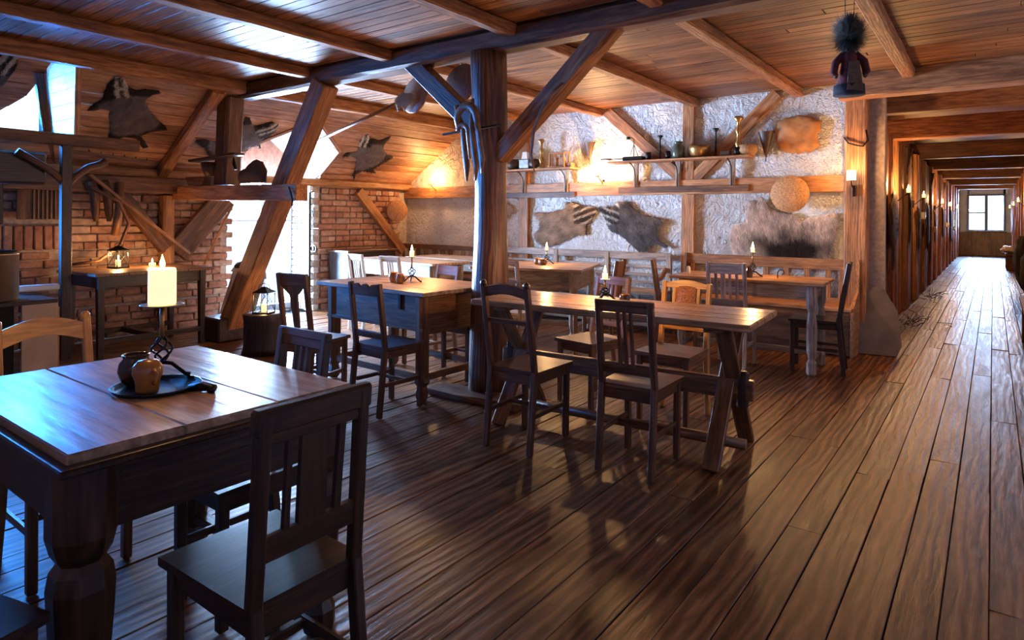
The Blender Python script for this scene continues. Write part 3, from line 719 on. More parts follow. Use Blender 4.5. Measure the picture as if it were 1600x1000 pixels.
# ------------------------------------------------------------------ CHAIRS  (front is +Y, origin at seat centre on floor)
def chair(style, loc, rz, label, mat, w_=.34, d_=.36, sh_=.445, top=.88, seatm=None, group=None, lean=.07, backm=None):
    c = empty('dining_chair', loc, rz, label, 'chair', group)
    hw, hd = w_/2, d_/2; pw_ = .034; seatm = seatm or mat
    MB().prism([(-hw-.012, hd+.012), (hw+.012, hd+.012), (hw, -hd+.01), (-hw, -hd+.01)], .022, Matrix.Translation((0, 0, sh_-.011)) @ Matrix.Rotation(PI/2, 4, 'X') @ Matrix.Scale(-1, 4, (0, 0, 1)) if False else Matrix(((1, 0, 0, 0), (0, 0, 1, 0), (0, 1, 0, sh_-.011), (0, 0, 0, 1)))).build('seat', seatm, c)
    # flip handled by double sided shading
    for s_ in (-1, 1):
        MB().bar((s_*(hw-.02), hd-.02, 0), (s_*(hw-.018), hd-.018, sh_-.02), .032, .034).build('leg', mat, c)
        yb = -hd+.012
        mb = MB(); mb.bar((s_*(hw-.017), yb-.045, 0), (s_*(hw-.017), yb, sh_), .03, .036); mb.bar((s_*(hw-.017), yb, sh_-.005), (s_*(hw-.02), yb-lean, top), .03, .034)
        if style in ('ears', 'arch'):
            mb.tube([(s_*(hw-.02), yb-lean-.001, top-.01), (s_*(hw-.02), yb-lean-.003, top+.012), (s_*(hw-.02), yb-lean-.004, top+.024)], [.02, .019, .008])
        mb.build('back_post', backm or mat, c)
        MB().box((s_*(hw-.02), 0, sh_-.05), (.02, d_-.05, .05)).build('seat_rail', mat, c)
        MB().box((s_*(hw-.02), -.01, .2), (.018, d_-.05, .026)).build('stretcher', mat, c)
    MB().box((0, hd-.022, sh_-.05), (w_-.06, .02, .055)).build('seat_rail', mat, c); MB().box((0, -hd+.02, sh_-.05), (w_-.06, .02, .055)).build('seat_rail', mat, c)
    MB().box((0, .02, .2), (w_-.05, .02, .022)).build('stretcher', mat, c)
    # back plane transform: local x, z along the post
    p0 = Vector((0, -hd+.012, sh_)); p1 = Vector((0, -hd+.012-lean, top)); L = (p1-p0).length; zz = (p1-p0).normalized(); yy_ = zz.cross(Vector((1, 0, 0)))
    B = Matrix((Vector((1, 0, 0)), yy_, zz)).transposed().to_4x4(); B.translation = p0
    iw = hw-.035
    legm = mat
    if backm: mat = backm
    def rail(z0, z1, t=.02, nm='back_rail', lab=None): MB().box((0, 0, (z0+z1)/2), (2*iw+.01, t, z1-z0), B).build(nm, mat, c)
    def arch(z0, h, rise, nm='top_rail', ww=iw+.003, seg=10):
        up = [(-ww+2*ww*i/seg, z0+h+rise*math.sin(PI*i/seg)) for i in range(seg+1)]; dn = [(ww-2*ww*i/seg, z0+rise*math.sin(PI*i/seg)) for i in range(seg+1)]
        MB().prism(up+dn, .022, B).build(nm, mat, c)
    def slat(x, w2, z0, z1, m=None, x2=None): MB().prism([(x-w2/2, z0), (x+w2/2, z0), ((x if x2 is None else x2)+w2/2, z1), ((x if x2 is None else x2)-w2/2, z1)], .014, B, 1).build('slat', m or mat, c)
    if style == 'ears':
        arch(L-.07, .055, .022); rail(L-.22, L-.195)
    elif style == 'three':
        MB().box((0, 0, L-.012), (w_-.004, .026, .03), B).build('top_rail', mat, c); rail(L-.06, L-.02)
        rail(.06, .1)
        for q in (-1, 0, 1): slat(q*.034, .015, .09, L-.04)
    elif style == 'splat_y':
        rail(L-.085, L, nm='top_rail'); rail(.06, .1)
        MB().prism([(-iw, L-.085), (-.03, L-.15), (-.022, .09), (.022, .09), (.03, L-.15), (iw, L-.085)], .016, B, 1).build('splat', mat, c)
    elif style == 'scallop':
        seg = 24; up = []
        for i in range(seg+1):
            x_ = -iw+2*iw*i/seg; up.append((x_, L-.035+.028*abs(math.sin(3*PI*i/seg))))
        MB().prism(up+[(iw, L-.085), (-iw, L-.085)], .02, B).build('top_rail', mat, c); rail(.05, .095)
    elif style == 'arch':
        arch(L-.09, .07, .035); arch(.14, .05, .02, 'lower_rail')
    elif style == 'wide':
        MB().box((0, 0, L-.02), (w_+.012, .03, .06), B, ch=.012).build('top_rail', mat, c); rail(L-.075, L-.04); rail(.09, .15)
        slat(0, .075, .14, L-.05); slat(-.068, .014, .14, L-.05); slat(.072, .018, .14, L-.05, x2=.078)
    elif style == 'slats':
        rail(L-.1, L-.005, .024, 'top_rail'); rail(.1, .16)
        for q in (-1.5, -.5, .5, 1.5): slat(q*.058, .022+(.016 if q == -.5 else 0), .15, L-.09)
    elif style == 'padded':
        MB().prism([(-iw-.005, L-.04), (iw+.005, L-.04)]+[(iw+.005-2*(iw+.005)*i/10, L-.01+.025*math.sin(PI*i/10)) for i in range(11)], .026, B).build('top_rail', mat, c)
        rail(.1, .14); slat(-.085, .02, .13, L-.03); slat(.085, .02, .13, L-.03)
        mb = MB(); vs = []; fs = []
        for j in range(9):
            for i in range(7):
                u, v_ = i/6*2-1, j/8*2-1; vs.append((u*.072, -.012-.016*(1-u*u)*(1-v_*v_), .13+(L-.15)/2*(v_+1)))
        for j in range(8):
            for i in range(6): a = j*7+i; fs.append([a, a+1, a+8, a+7])
        n0 = len(vs); vs += [(v[0], -v[1], v[2]) for v in vs]; fs += [[q+n0 for q in f_[::-1]] for f_ in fs]
        mb.add(vs, fs, B, None, True).build('padded_panel', M_cushion, c, label='studded reddish leather back panel')
    elif style == 'plain':
        rail(L-.09, L-.0, .022, 'top_rail'); rail(L-.25, L-.2); 
    elif style == 'solid':
        MB().box((0, 0, L/2+.05), (2*iw, .018, L-.12), B).build('back_panel', mat, c)
    elif style == 'round':
        arch(L-.05, .05, .02); rail(L-.2, L-.16)
    return c
chair('arch', (-2.78, .93, 0), -PI/2, 'honey yellow chair with an arched back at the far left, behind the foreground table', M_chair, w_=.34, top=.87, backm=M_yellow)  # dark wood on the legs stands in for their silhouette
chair('wide', (-1.47, .93, 0), PI/2, 'nearly black chair in the foreground with its wide-splat back toward the viewer', M_blackish, w_=.31, d_=.38, top=.87, sh_=.44, lean=.03)
chair('three', (-2.05, 1.23, 0), PI, 'dark three-slat chair tucked under the far side of the foreground table', M_blackish, w_=.3, d_=.36, top=.87, lean=.06)
chair('plain', (-1.75, .28, 0), math.radians(15), 'dark chair whose bluish seat corner shows at the lower left edge', M_blackish, w_=.36, top=.8)
chair('splat_y', (-3.78, 2.78, 0), math.radians(12), 'brown chair with a Y-shaped splat left of the scallop-topped chair', M_chair_l, w_=.27, top=.91)
chair('scallop', (-3.28, 3.0, 0), math.radians(-2), 'dark chair with a scalloped top rail in front of the drawer table', M_chair, w_=.33, d_=.34, top=.86, lean=.05)
chair('ears', (-2.16, 3.07, 0), math.radians(2), 'dark ladder-back chair with pointed post tops in front of the round post', M_chair, w_=.33, d_=.38, top=.92, lean=.08)
chair('three', (-1.49, 3.14, 0), math.radians(3), 'dark three-slat chair near the right end of the trestle table', M_chair, w_=.32, d_=.36, top=.88, lean=.06)
chair('three', (-2.28, 4.0, 0), math.radians(170), 'brown chair behind the middle of the trestle table, its seat candle-lit', M_chair_l, w_=.32, d_=.38, top=.86)
chair('padded', (-1.66, 3.97, 0), PI, 'light brown chair with a studded leather back behind the trestle table', M_chair_l, w_=.35, d_=.36, top=.86, backm=M_yellow)
chair('slats', (-1.84, 5.72, 0), math.radians(4), 'grey-brown many-slatted chair at the near side of the right-hand table', M_grey, w_=.34, top=.92)
chair('slats', (-2.4, 5.86, 0), math.radians(-70), 'slatted chair turned sideways at the left end of the right-hand table', M_chair_l, w_=.3, top=.9)
chair('plain', (-1.22, 6.02, 0), PI/2+.12, 'dark chair seen edge-on at the right end of the right-hand table', M_blackish, w_=.34, d_=.38, top=.93, lean=.08)
chair('three', (-5.75, 4.98, 0), math.radians(-2), 'pale chair, left of its twin before the bright table', M_whitew, w_=.28, top=.86, group='pale slatted chairs before the bright table')
chair('three', (-5.18, 4.96, 0), math.radians(3), 'pale chair, right of its twin and by the candle', M_whitew, w_=.3, top=.86, group='pale slatted chairs before the bright table')
chair('plain', (-3.98, 4.1, 0), math.radians(175), 'low brown chair behind the drawer table, right beside its candlestick', M_chair_l, w_=.3, top=.85)
chair('plain', (-3.42, 4.0, 0), math.radians(178), 'dark chair half hidden behind the left side of the round post', M_chair, w_=.3, d_=.36, top=.84)
chair('round', (-3.5, 4.72, 0), math.radians(10), 'grey-brown round-topped chair before the pale table, just right of the post', M_grey, w_=.32, top=.91)
chair('solid', (-3.0, 5.35, 0), PI/2+.2, 'plain board-backed chair between the pale table and the right-hand table', M_chair_l, w_=.3, top=.9)

# ------------------------------------------------------------------ BENCHES on the back wall
b1 = empty('wall_bench', (-6.5, 6.95, 0), 0, 'slatted bench along the white wall at the far left behind the bright table', 'bench')
MB().box((0, .12, .83), (2.0, .03, .07)).build('top_rail', M_chair_l, b1); MB().box((0, .12, .5), (2.0, .03, .06)).build('lower_rail', M_chair_l, b1)
for k in range(12): MB().box((-.92+k*.167, .12, .66), (.085, .016, .28)).build('slat', M_top if k > 6 else M_chair_l, b1)
MB().box((0, -.06, .44), (2.0, .36, .035)).build('seat', M_chair_l, b1); MB().box((0, -.2, .22), (1.9, .03, .4)).build('front_board', M_chair_l, b1)
b2 = empty('wall_bench', (-4.2, 6.9, 0), 0, 'blue-lit bench with horizontal back slats below the two raccoon skins', 'bench')
MB().box((0, .15, .84), (2.45, .03, .085)).build('top_rail', M_grey, b2)
for z_ in (.72, .62, .53): MB().box((0, .15, z_), (2.4, .018, .035)).build('slat', M_grey, b2)
MB().box((0, 0, .44), (2.45, .4, .035)).build('seat', M_grey, b2); MB().box((0, -.18, .22), (2.3, .025, .3)).build('front_board', M_grey, b2)
for x_ in (-1.2, -.35, .4, 1.2):
    MB().box((x_, .15, .44), (.06, .05, .87)).build('leg', M_grey, b2)
for x_ in (-1.2, 1.2):
    MB().box((x_, -.18, .22), (.06, .05, .44)).build('leg', M_grey, b2)
    MB().tube([(x_, .14, .68), (x_, .05, .7), (x_, -.06, .62), (x_, -.14, .6), (x_, -.2, .62)], [.028, .03, .028, .026, .022]).build('armrest', M_chair_l, b2)
b3 = empty('wall_bench', (-1.92, 6.9, 0), 0, 'long brown wall bench below the boar skin at the right', 'bench')
MB().box((0, .16, .84), (1.72, .03, .11)).build('top_rail', M_wallt, b3); MB().box((0, .16, .48), (1.72, .03, .06)).build('lower_rail', M_wallt, b3)
for k in range(9): MB().box((-.8+k*.2, .16, .65), (.055, .02, .3)).build('slat', M_wallt, b3)
MB().box((.78, .15, .65), (.16, .025, .3)).build('end_panel', M_wallt, b3)
MB().box((0, 0, .44), (1.74, .42, .035)).build('seat', M_wallt, b3); MB().box((0, -.17, .22), (1.7, .03, .42)).build('front_board', M_dark, b3)
for s_ in (-1, 1): MB().prism([(-.2, 0), (.2, 0), (.2, .9), (.12, .9), (.08, .6), (-.2, .46)], .03, Matrix.Translation((s_*.87, 0, 0)) @ Matrix.Rotation(PI/2, 4, 'Z')).build('end_board', M_wallt if s_ > 0 else M_chair_l, b3)
# small box with a round lid on the bench end board
# ------------------------------------------------------------------ CANDLES and table things
POWER = {}
def candlestick(loc, label, h=.23, dish=.06, group='wrought iron candlesticks'):
    c = empty('candlestick', loc, rnd.random(), label, 'candlestick', group)
    for k in range(3):
        a = 2*PI*k/3; MB().tube([(0, 0, .05), (.03*math.cos(a), .03*math.sin(a), .045), (.07*math.cos(a), .07*math.sin(a), .012), (.085*math.cos(a), .085*math.sin(a), .008)], [.007, .006, .006, .008], 6).build('foot', M_iron, c)
    mb = MB(); zb, zt = .05, .05+.45*(h-.05)
    for k in range(4):
        pts = []
        for i in range(11):
            t = i/10; a = 2*PI*k/4+t*PI*1.1; r = .004+.026*math.sin(PI*t); pts.append((r*math.cos(a), r*math.sin(a), zb+(zt-zb)*t))
        mb.tube(pts, .0035, 6)
    mb.build('twisted_basket', M_iron, c)
    MB().tube([(0, 0, zt-.004), (0, 0, h)], .007).build('stem', M_brass, c)
    MB().lathe([(.004, h-.004), (dish, h), (dish+.004, h+.004), (dish, h+.004), (.0, h+.003)], n=20).build('drip_plate', M_pewter, c)
    return c
def candle(loc, label, r=.018, h=.06, power=6, group=None, cat='candle', flame=.024, wax=None):
    c = MB().lathe([(r*.97, 0), (r, .005), (r*1.005, h*.5), (r, h*.93), (r*.93, h), (r*.6, h-.004), (0, h-.006)], n=20).build('candle', wax or M_wax, label=label, cat=cat, group=group)
    c.location = loc
    MB().lathe([(.0005, 0), (flame*.32, flame*.35), (flame*.36, flame*.7), (flame*.16, flame*1.4), (.0003, flame*2)], (0, 0, h), 8).build('flame', M_flame, c)
    MB().tube([(0, 0, h-.006), (0, 0, h+.006)], .0015, 5).build('wick', M_iron, c)
    point('candle_light', (loc[0], loc[1], loc[2]+h+flame+.03), power, r=.025)
    return c
gs = 'wrought iron candlesticks'
candlestick((-2.12, .975, .778), 'iron candlestick with a spiral basket on the foreground table'); candle((-2.12, .975, 1.012), 'thick glowing pillar candle on the foreground table', .04, .115, 5, flame=.022)
candlestick((-3.70, 3.62, .77), 'iron candlestick with a spiral basket on the drawer table', .2, .03); candle((-3.70, 3.62, .974), 'burning candle on the drawer table candlestick', .017, .045, 16)
candlestick((-1.93, 3.55, .77), 'iron candlestick on the trestle table behind the three-slat chair', .14, .028); candle((-1.93, 3.55, .914), 'burning candle on the trestle table', .017, .035, 16)
candlestick((-4.0, 6.0, .77), 'small iron candlestick on the pale table behind the post', .15, .028); candle((-4.0, 6.0, .924), 'burning candle above the pots on the pale table', .016, .04, 16)
candlestick((-1.73, 5.93, .77), 'slender iron candlestick on the right-hand table below the boar skin', .22, .028); candle((-1.73, 5.93, .994), 'burning candle in front of the boar skin', .016, .04, 16)
candle((-6.78, 3.02, .775), 'squat candle on the side table right of the lantern', .03, .03, 8)

tray = MB().lathe([(.0, 0), (.115, 0), (.125, .012), (.12, .012), (.11, .005), (0, .005)], (0, 0, 0), 20).build('iron_tray', M_iron, label='flat dark iron tray under the two pots on the foreground table', cat='tray'); tray.location = (-2.06, .92, .771)
MB().tube([(.1, .05, .006), (.14, .07, .014), (.17, .085, .01), (.18, .07, .006)], [.012, .014, .013, .01]).build('handle', M_iron, tray)
tray.location = (-2.03, .92, .771)
def pot(loc, label, prof, mat, handle=None, name='mug', cat='mug', group=None, n=20):
    o = MB().lathe(prof, n=n).build(name, mat, label=label, cat=cat, group=group); o.location = loc
    if handle: MB().tube(handle, .006, 6).build('handle', mat, o)
    return o
pot((-2.09, .885, .777), 'round dark brown glazed pot with an open rim on the foreground tray', [(.025, 0), (.042, .02), (.05, .045), (.045, .07), (.034, .082), (.038, .095), (.034, .095), (.03, .082), (.04, .06), (.0, .02)], M_clayd, name='clay_pot', cat='pot')
pot((-1.99, .875, .777), 'orange-brown glazed mug in front of the dark pot on the foreground tray', [(.03, 0), (.032, .01), (.033, .03), (.041, .055), (.038, .078), (.026, .092), (.0, .096)], M_clay, [(.036, 0, .03), (.055, 0, .035), (.058, 0, .06), (.038, 0, .07)])
pot((-3.80, 3.52, .77), 'brown clay beaker at the left of the drawer table candlestick', [(.022, 0), (.034, .02), (.037, .05), (.03, .075), (.034, .082), (.03, .082), (0, .03)], M_clay, name='beaker', cat='beaker')
pot((-3.705, 3.5, .77), 'small brown clay jug touching the drawer table candlestick', [(.022, 0), (.035, .02), (.036, .05), (.026, .07), (.028, .076), (.024, .076), (0, .03)], M_clay, [(.03, 0, .02), (.05, 0, .03), (.048, 0, .055), (.028, 0, .06)], name='jug', cat='jug')
pot((-1.82, 3.6, .77), 'dark little pot beside the trestle table candlestick', [(.025, 0), (.035, .02), (.03, .05), (.026, .055), (0, .04)], M_clayd, name='clay_pot', cat='pot')
pot((-4.06, 5.9, .77), 'small brown pot left of its neighbour on the pale table', [(.03, 0), (.035, .03), (.033, .07), (.028, .07), (0, .03)], M_chair_l, name='clay_pot', cat='pot')
pot((-3.96, 5.86, .77), 'wider brown pot with a wooden lid on the pale table', [(.04, 0), (.05, .03), (.045, .065), (.04, .065), (0, .03)], M_chair_l, name='clay_pot', cat='pot')
pot((-1.74, 5.86, .77), 'dark square-shouldered bottle before the right-hand candlestick', [(.03, 0), (.032, .06), (.018, .08), (.016, .1), (0, .1)], M_clayd, name='bottle', cat='bottle', n=8)
pot((-2.3, 5.86, .77), 'white salt pot behind the slatted chair on the right-hand table', [(.018, 0), (.02, .05), (.014, .07), (0, .075)], M_white, name='salt_pot', cat='pot')
hk = MB().tube([(.0, 0, 0), (.0, 0, .05), (.02, 0, .08), (.05, 0, .07), (.055, 0, .045), (.035, 0, .035)], .005, 6).build('iron_hook_stand', M_iron, label='little curled iron stand on the right-hand table', cat='stand'); hk.location = (-1.52, 5.95, .77)

def lantern(loc, label, s=1.0, rz=0, power=8):
    L = empty('lantern', loc, rz, label, 'lantern', 'black metal lanterns with a candle inside')
    a, h = .062*s, .17*s
    MB().box((0, 0, .008), (a*2.2, a*2.2, .014)).build('base', M_iron, L)
    rfo = MB().lathe([(a*1.5, h), (a*1.5, h+.008), (a*.7, h+.03*s), (a*.35, h+.045*s), (.0, h+.05*s)], n=4).build('roof', M_iron, L)
    for sx_ in (-1, 1):
        for sy_ in (-1, 1): MB().box((sx_*a, sy_*a, h/2), (.007, .007, h)).build('corner_post', M_iron, L)
    for k in range(4):
        M = Matrix.Rotation(k*PI/2, 4, 'Z')
        pn = MB().box((0, a, h/2), (a*2, .002, h*.96), M, ch=0).build('pane', M_lpane, L)
        mb = MB(); mb.bar((-a, a+.003, .02), (a, a+.003, h), .003, .004); mb.bar((a, a+.003, .02), (-a, a+.003, h), .003, .004); mb.v = [tuple(M @ Vector(v)) for v in mb.v]; mb.build('wire_cross', M_iron, pn)
    MB().tube([(-a*.9, 0, h+.01), (-a*.7, 0, h+.06*s), (0, 0, h+.075*s), (a*.7, 0, h+.06*s), (a*.9, 0, h+.01)], .003, 6).build('handle', M_iron, rfo)
    candle((loc[0], loc[1], loc[2]+.016), 'candle burning inside the '+('lantern on the side table' if s < 1.1 else 'lantern on the tree stump'), .022*s, .06*s, power)
lantern((-6.82, 2.72, .77), 'black lantern with crossed wires on the side table by the brick wall', 1.0, .3, 10)
MB().lathe([(.2, 0), (.185, .06), (.18, .3), (.19, .36), (.185, .37), (0, .37)], n=24).build('stump', M_blackish, label='dark tree-stump stool in front of the glazed door', cat='stump').location = (-5.5, 3.46, 0)
lantern((-5.5, 3.46, .37), 'black lantern standing on the tree stump in front of the glazed door', 1.15, .5, 6)

# wall candles
def sconce(x, y, z, label, power, nrm=(0, -1, 0), paper=False, s=1.0):
    c = empty('wall_sconce', (x, y, z), math.atan2(nrm[1], nrm[0])+PI/2, label, 'wall light', 'candle lights on the walls')
    # local: -Y away from wall
    MB().box((0, .06, -.09*s), (.022*s, .04, .11*s)).build('wall_bracket', M_iron, c)
    MB().tube([(0, .04, -.1*s), (.008, .01, -.07*s), (-.006, -.02, -.04*s), (0, -.08, -.004)], .006*s, 6).build('twisted_arm', M_iron, c)
    MB().lathe([(.0, 0), (.038*s, 0), (.042*s, .006), (.0, .003)], (0, -.08, 0), 16).build('drip_plate', M_iron, c)
    px = Vector((x, y, z))+Vector(nrm)*.08
    if paper:
        sh_ = MB().lathe([(.036, .005), (.04, .01), (.04, .1), (.037, .1), (.036, .012)], (0, -.08, 0), 20).build('paper_shade', M_paper, c, label='glowing paper shade')
        point('sconce_light', (px.x, px.y-.06, px.z+.09), power, r=.04)
    else: candle((px.x, px.y, px.z+.005), label.replace('sconce', 'sconce candle')[:90] if False else 'candle burning on the '+label, .022*s, .05*s, power, flame=.026*s)
    return c
sconce(-6.74, WY-.09, 1.76, 'iron wall sconce left of the round post above the rail', 30)
sconce(-3.9, WY-.09, 1.8, 'iron wall sconce above the two raccoon skins', 55)
sconce(RX-.03, WY-.19, 1.66, 'iron sconce with a paper shade on the corner post', 30, paper=True)
CL = [(9.3, 'first wall sconce of the corridor, nearest the room'), (11.5, 'second wall sconce down the corridor on the left'), (16.0, 'third wall sconce down the corridor on the left'), (19.0, 'fourth wall sconce down the corridor on the left'), (23.0, 'last wall sconce at the left before the far window')]
for y_, lb in CL: sconce(-.92, y_, 1.62, lb, 26, (1, 0, 0))
for y_, lb in [(16.8, 'nearest wall sconce on the right side of the corridor'), (20.8, 'middle wall sconce on the right side of the corridor'), (25.5, 'farthest wall sconce on the right side of the corridor')]: sconce(.49, y_, 1.66, lb, 22, (-1, 0, 0))
# unseen sconces added as warm fill, outside the view
sconce(2.12, 1.0, 1.9, 'added iron fill sconce on the right wall near the front', 3, (-1, 0, 0))
sconce(2.12, 4.6, 1.9, 'added iron fill sconce on the right wall near the corridor', 12, (-1, 0, 0))
sconce(.8, 7.02, 1.85, 'added iron fill sconce off to the right at the corridor mouth', 11)  # added out of view to brighten the corridor plaster
sconce(-.2, -1.38, 1.9, 'added iron fill sconce on the front wall', 2, (0, 1, 0))

# ------------------------------------------------------------------ SKINS
def pelt(name, outline, M, label, colf, cat='animal skin', group=None, puff=.02, hair=2600, hl=.035, flow=(0, -1), hw_=.0022, jag=.012, step=.035, mat=None, hidec=None):
    """outline in local (x,z); wall normal toward the room is local -y"""
    pts = []
    n = len(outline)
    for i in range(n):
        a, b = Vector(outline[i]), Vector(outline[(i+1) % n]); k = max(1, int((b-a).length/.03))
        for j in range(k):
            p = a.lerp(b, j/k); pts.append(p+Vector((noise.noise(Vector((p.x*30, p.y*30, 1))), noise.noise(Vector((p.x*30, p.y*30, 5)))))*jag)
    nb_ = len(pts); x0, x1 = min(p.x for p in pts), max(p.x for p in pts); z0, z1 = min(p.y for p in pts), max(p.y for p in pts)
    poly = [tuple(p) for p in pts]; allp = [Vector(p) for p in poly]
    def dist(x_, z_): return min((Vector((x_, z_))-p).length for p in pts)
    X = x0
    while X < x1:
        Z = z0
        while Z < z1:
            q = (X+rnd.uniform(-.3, .3)*step, Z+rnd.uniform(-.3, .3)*step)
            if inside(poly, *q) and dist(*q) > step*.45: allp.append(Vector(q))
            Z += step
        X += step
    res = delaunay_2d_cdt([Vector(p) for p in allp], [], [list(range(nb_))], 1, 1e-5)
    vv, ff = res[0], res[2]
    vs = []; dd = []
    for p in vv:
        d = dist(p.x, p.y); dd.append(d)
        h = puff*(1-math.exp(-d/.05))+.008*noise.noise(Vector((p.x*7, p.y*7, 3)))+.006
        vs.append((p.x, -h, p.y))
    fs = []
    for f_ in ff:
        a, b, c_ = (Vector(vs[i]) for i in f_[:3])
        fs.append(list(f_) if (b-a).cross(c_-a).y < 0 else list(f_)[::-1])
    m = len(vs)
    vs2 = vs+[(v[0], 0.0, v[2]) for v in vs]
    edge = {}
    for f_ in fs:
        for i in range(len(f_)): edge[(f_[i], f_[(i+1) % len(f_)])] = 1
    sides = [[b, a, a+m, b+m] for (a, b) in edge if (b, a) not in edge]
    mb = MB(); mb.add(vs2, fs+[[i+m for i in f_[::-1]] for f_ in fs]+sides, M, None, True)
    if colf:
        mb.col = [colf(v[0], v[2], dd[i % m]) for i, v in enumerate(vs2)]
    o = mb.build(name, mat or M_fur, label=label, cat=cat, group=group)
    if hair:
        hb = MB(); hc = []
        tris = [f_ for f_ in fs if len(f_) == 3]; ar = [((Vector(vs[f_[1]])-Vector(vs[f_[0]])).cross(Vector(vs[f_[2]])-Vector(vs[f_[0]]))).length for f_ in tris]
        hv = []; hf = []
        for f_ in rnd.choices(tris, ar, k=hair):
            u, v_ = rnd.random(), rnd.random()
            if u+v_ > 1: u, v_ = 1-u, 1-v_
            a, b, c_ = (Vector(vs[i]) for i in f_); p = a+(b-a)*u+(c_-a)*v_
            fl_ = flow(p.x, p.z) if callable(flow) else Vector((flow[0], 0, flow[1]))
            d_ = Vector((fl_[0], -.45, fl_[2] if len(fl_) > 2 else fl_[1]))+Vector((rnd.gauss(0, .3), rnd.gauss(0, .15), rnd.gauss(0, .3))); d_.normalize()
            L_ = hl*rnd.uniform(.6, 1.3); sd = d_.cross(Vector((0, 1, 0))); sd = sd.normalized()*hw_ if sd.length > 1e-3 else Vector((hw_, 0, 0))
            k = len(hv); hv += [tuple(p-sd), tuple(p+sd), tuple(p+d_*L_)]; hf.append([k, k+1, k+2])
            cc = colf(p.x, p.z, .05); j_ = rnd.uniform(.6, 1.5); cc = tuple(min(.95, x_*j_) for x_ in cc); hc += [cc, cc, tuple(min(.95, x_*1.25) for x_ in cc)]
        hb.add(hv, hf, M); hb.col = hc; hb.build('fur', M_fur, o, kind='stuff')
    return o
Mw = Matrix.Translation((0, WY-.035, 0))      # back wall: local x=X, z=Z, -y into room
Mr = Matrix((Vector((0, 1, 0)), -SN, SV)).transposed().to_4x4(); Mr.translation = SA+SN*.016   # roof: local x=Y, z=s, -y = into room
A_ = [(2.39, .7), (2.4, .64), (2.46, .52), (2.45, .41), (2.44, .28), (2.47, .21), (2.53, .21), (2.61, .31), (2.7, .35), (2.75, .31), (2.87, .3), (2.9, .33), (2.84, .37), (2.8, .45), (2.88, .57), (2.99, .69), (3.14, .81), (3.17, .85), (3.05, .89), (2.98, .95), (2.95, .99), (3.09, 1.15), (3.05, 1.18), (2.93, 1.03), (2.82, 1.02), (2.76, 1.08), (2.73, 1.14), (2.68, 1.06), (2.66, .93), (2.59, .75), (2.57, .66), (2.5, .65), (2.44, .69)]
B_ = [(3.51, .96), (3.6, .94), (3.71, .97), (3.9, .79), (3.84, .63), (3.87, .57), (3.85, .49), (3.91, .51), (4.01, .63), (4.1, .58), (4.18, .51), (4.28, .55), (4.31, .66), (4.27, .79), (4.22, .89), (4.3, 1.0), (4.2, .95), (4.08, 1.09), (4.02, 1.16), (3.85, 1.21), (3.75, 1.2), (3.67, 1.09), (3.52, 1.0)]
C_ = [(5.49, 1.0), (5.49, .92), (5.64, .87), (5.55, .67), (5.52, .54), (5.57, .5), (5.68, .58), (5.85, .59), (5.94, .47), (5.96, .54), (5.95, .64), (6.0, .74), (6.17, .87), (6.31, .9), (6.3, .94), (6.23, 1.05), (6.2, 1.13), (6.17, 1.21), (6.28, 1.3), (6.19, 1.29), (6.0, 1.27), (5.95, 1.35), (6.01, 1.48), (5.92, 1.39), (5.85, 1.21), (5.73, 1.0), (5.6, .96)]
D_ = [(1.45, .3), (1.6, .2), (1.68, .12), (1.73, .15), (1.76, .27), (1.74, .39), (1.73, .5), (1.66, .62), (1.58, .55), (1.5, .5)]
def badger(hx, hz, ax_, az_, cx_, cz_):
    """hx,hz head point; (ax,az) unit axis from head to tail; centre"""
    def f_(x_, z_, d_):
        rx, rz_ = x_-hx, z_-hz; t = rx*ax_+rz_*az_; u = -rx*az_+rz_*ax_
        if t < .26 and abs(u) < .13:
            if abs(abs(u)-.035) < .016: return (.55, .5, .42)
            return (.02, .014, .012)
        r = math.hypot(x_-cx_, z_-cz_)
        if r > .3: return (.03, .02, .018)
        k = .5+.5*noise.noise(Vector((x_*14, z_*14, 0))); return (.09+.12*k, .075+.1*k, .075+.1*k)
    return f_
gb = 'badger skins on the sloping roof'
pelt('badger_skin', A_, Mr, 'largest badger skin, spread on the sloping roof above the lantern table', badger(2.5, .2, .35, .93, 2.75, .7), group=gb, hl=.04)
pelt('badger_skin', B_, Mr, 'badger skin lying sideways half behind the upright post', badger(4.3, .55, -.75, .65, 3.95, .9), group=gb, hl=.045, flow=(-.7, .6))
pelt('badger_skin', C_, Mr, 'badger skin nearest the white wall, right of the dormer', badger(5.55, .5, .3, .95, 5.85, .95), group=gb, hl=.035, flow=(.3, 1))
pelt('badger_skin', D_, Mr, 'badger skin cut by the upper left edge, beside the glowing dormer', badger(1.7, .12, -.2, .95, 1.6, .4), group=gb)
E_ = [(-4.97, 1.35), (-4.84, 1.36), (-4.74, 1.34), (-4.59, 1.38), (-4.44, 1.41), (-4.44, 1.49), (-4.37, 1.49), (-4.25, 1.45), (-4.03, 1.42), (-3.99, 1.37), (-4.03, 1.31), (-4.13, 1.21), (-4.15, 1.07), (-4.27, 1.07), (-4.36, 1.04), (-4.48, 1.0), (-4.61, .93), (-4.78, .9), (-4.92, 1.0), (-4.94, 1.07), (-4.84, 1.14), (-4.84, 1.24), (-4.92, 1.31)]
F_ = [(-3.98, 1.41), (-3.94, 1.44), (-3.79, 1.42), (-3.68, 1.49), (-3.59, 1.49), (-3.53, 1.41), (-3.36, 1.32), (-3.13, 1.28), (-3.12, 1.24), (-3.17, 1.18), (-3.2, 1.09), (-3.14, 1.02), (-3.04, .97), (-3.06, .94), (-3.17, .98), (-3.27, 1.0), (-3.33, .86), (-3.4, .87), (-3.53, .98), (-3.66, 1.08), (-3.79, 1.13), (-3.85, 1.2), (-3.87, 1.29), (-3.94, 1.35)]
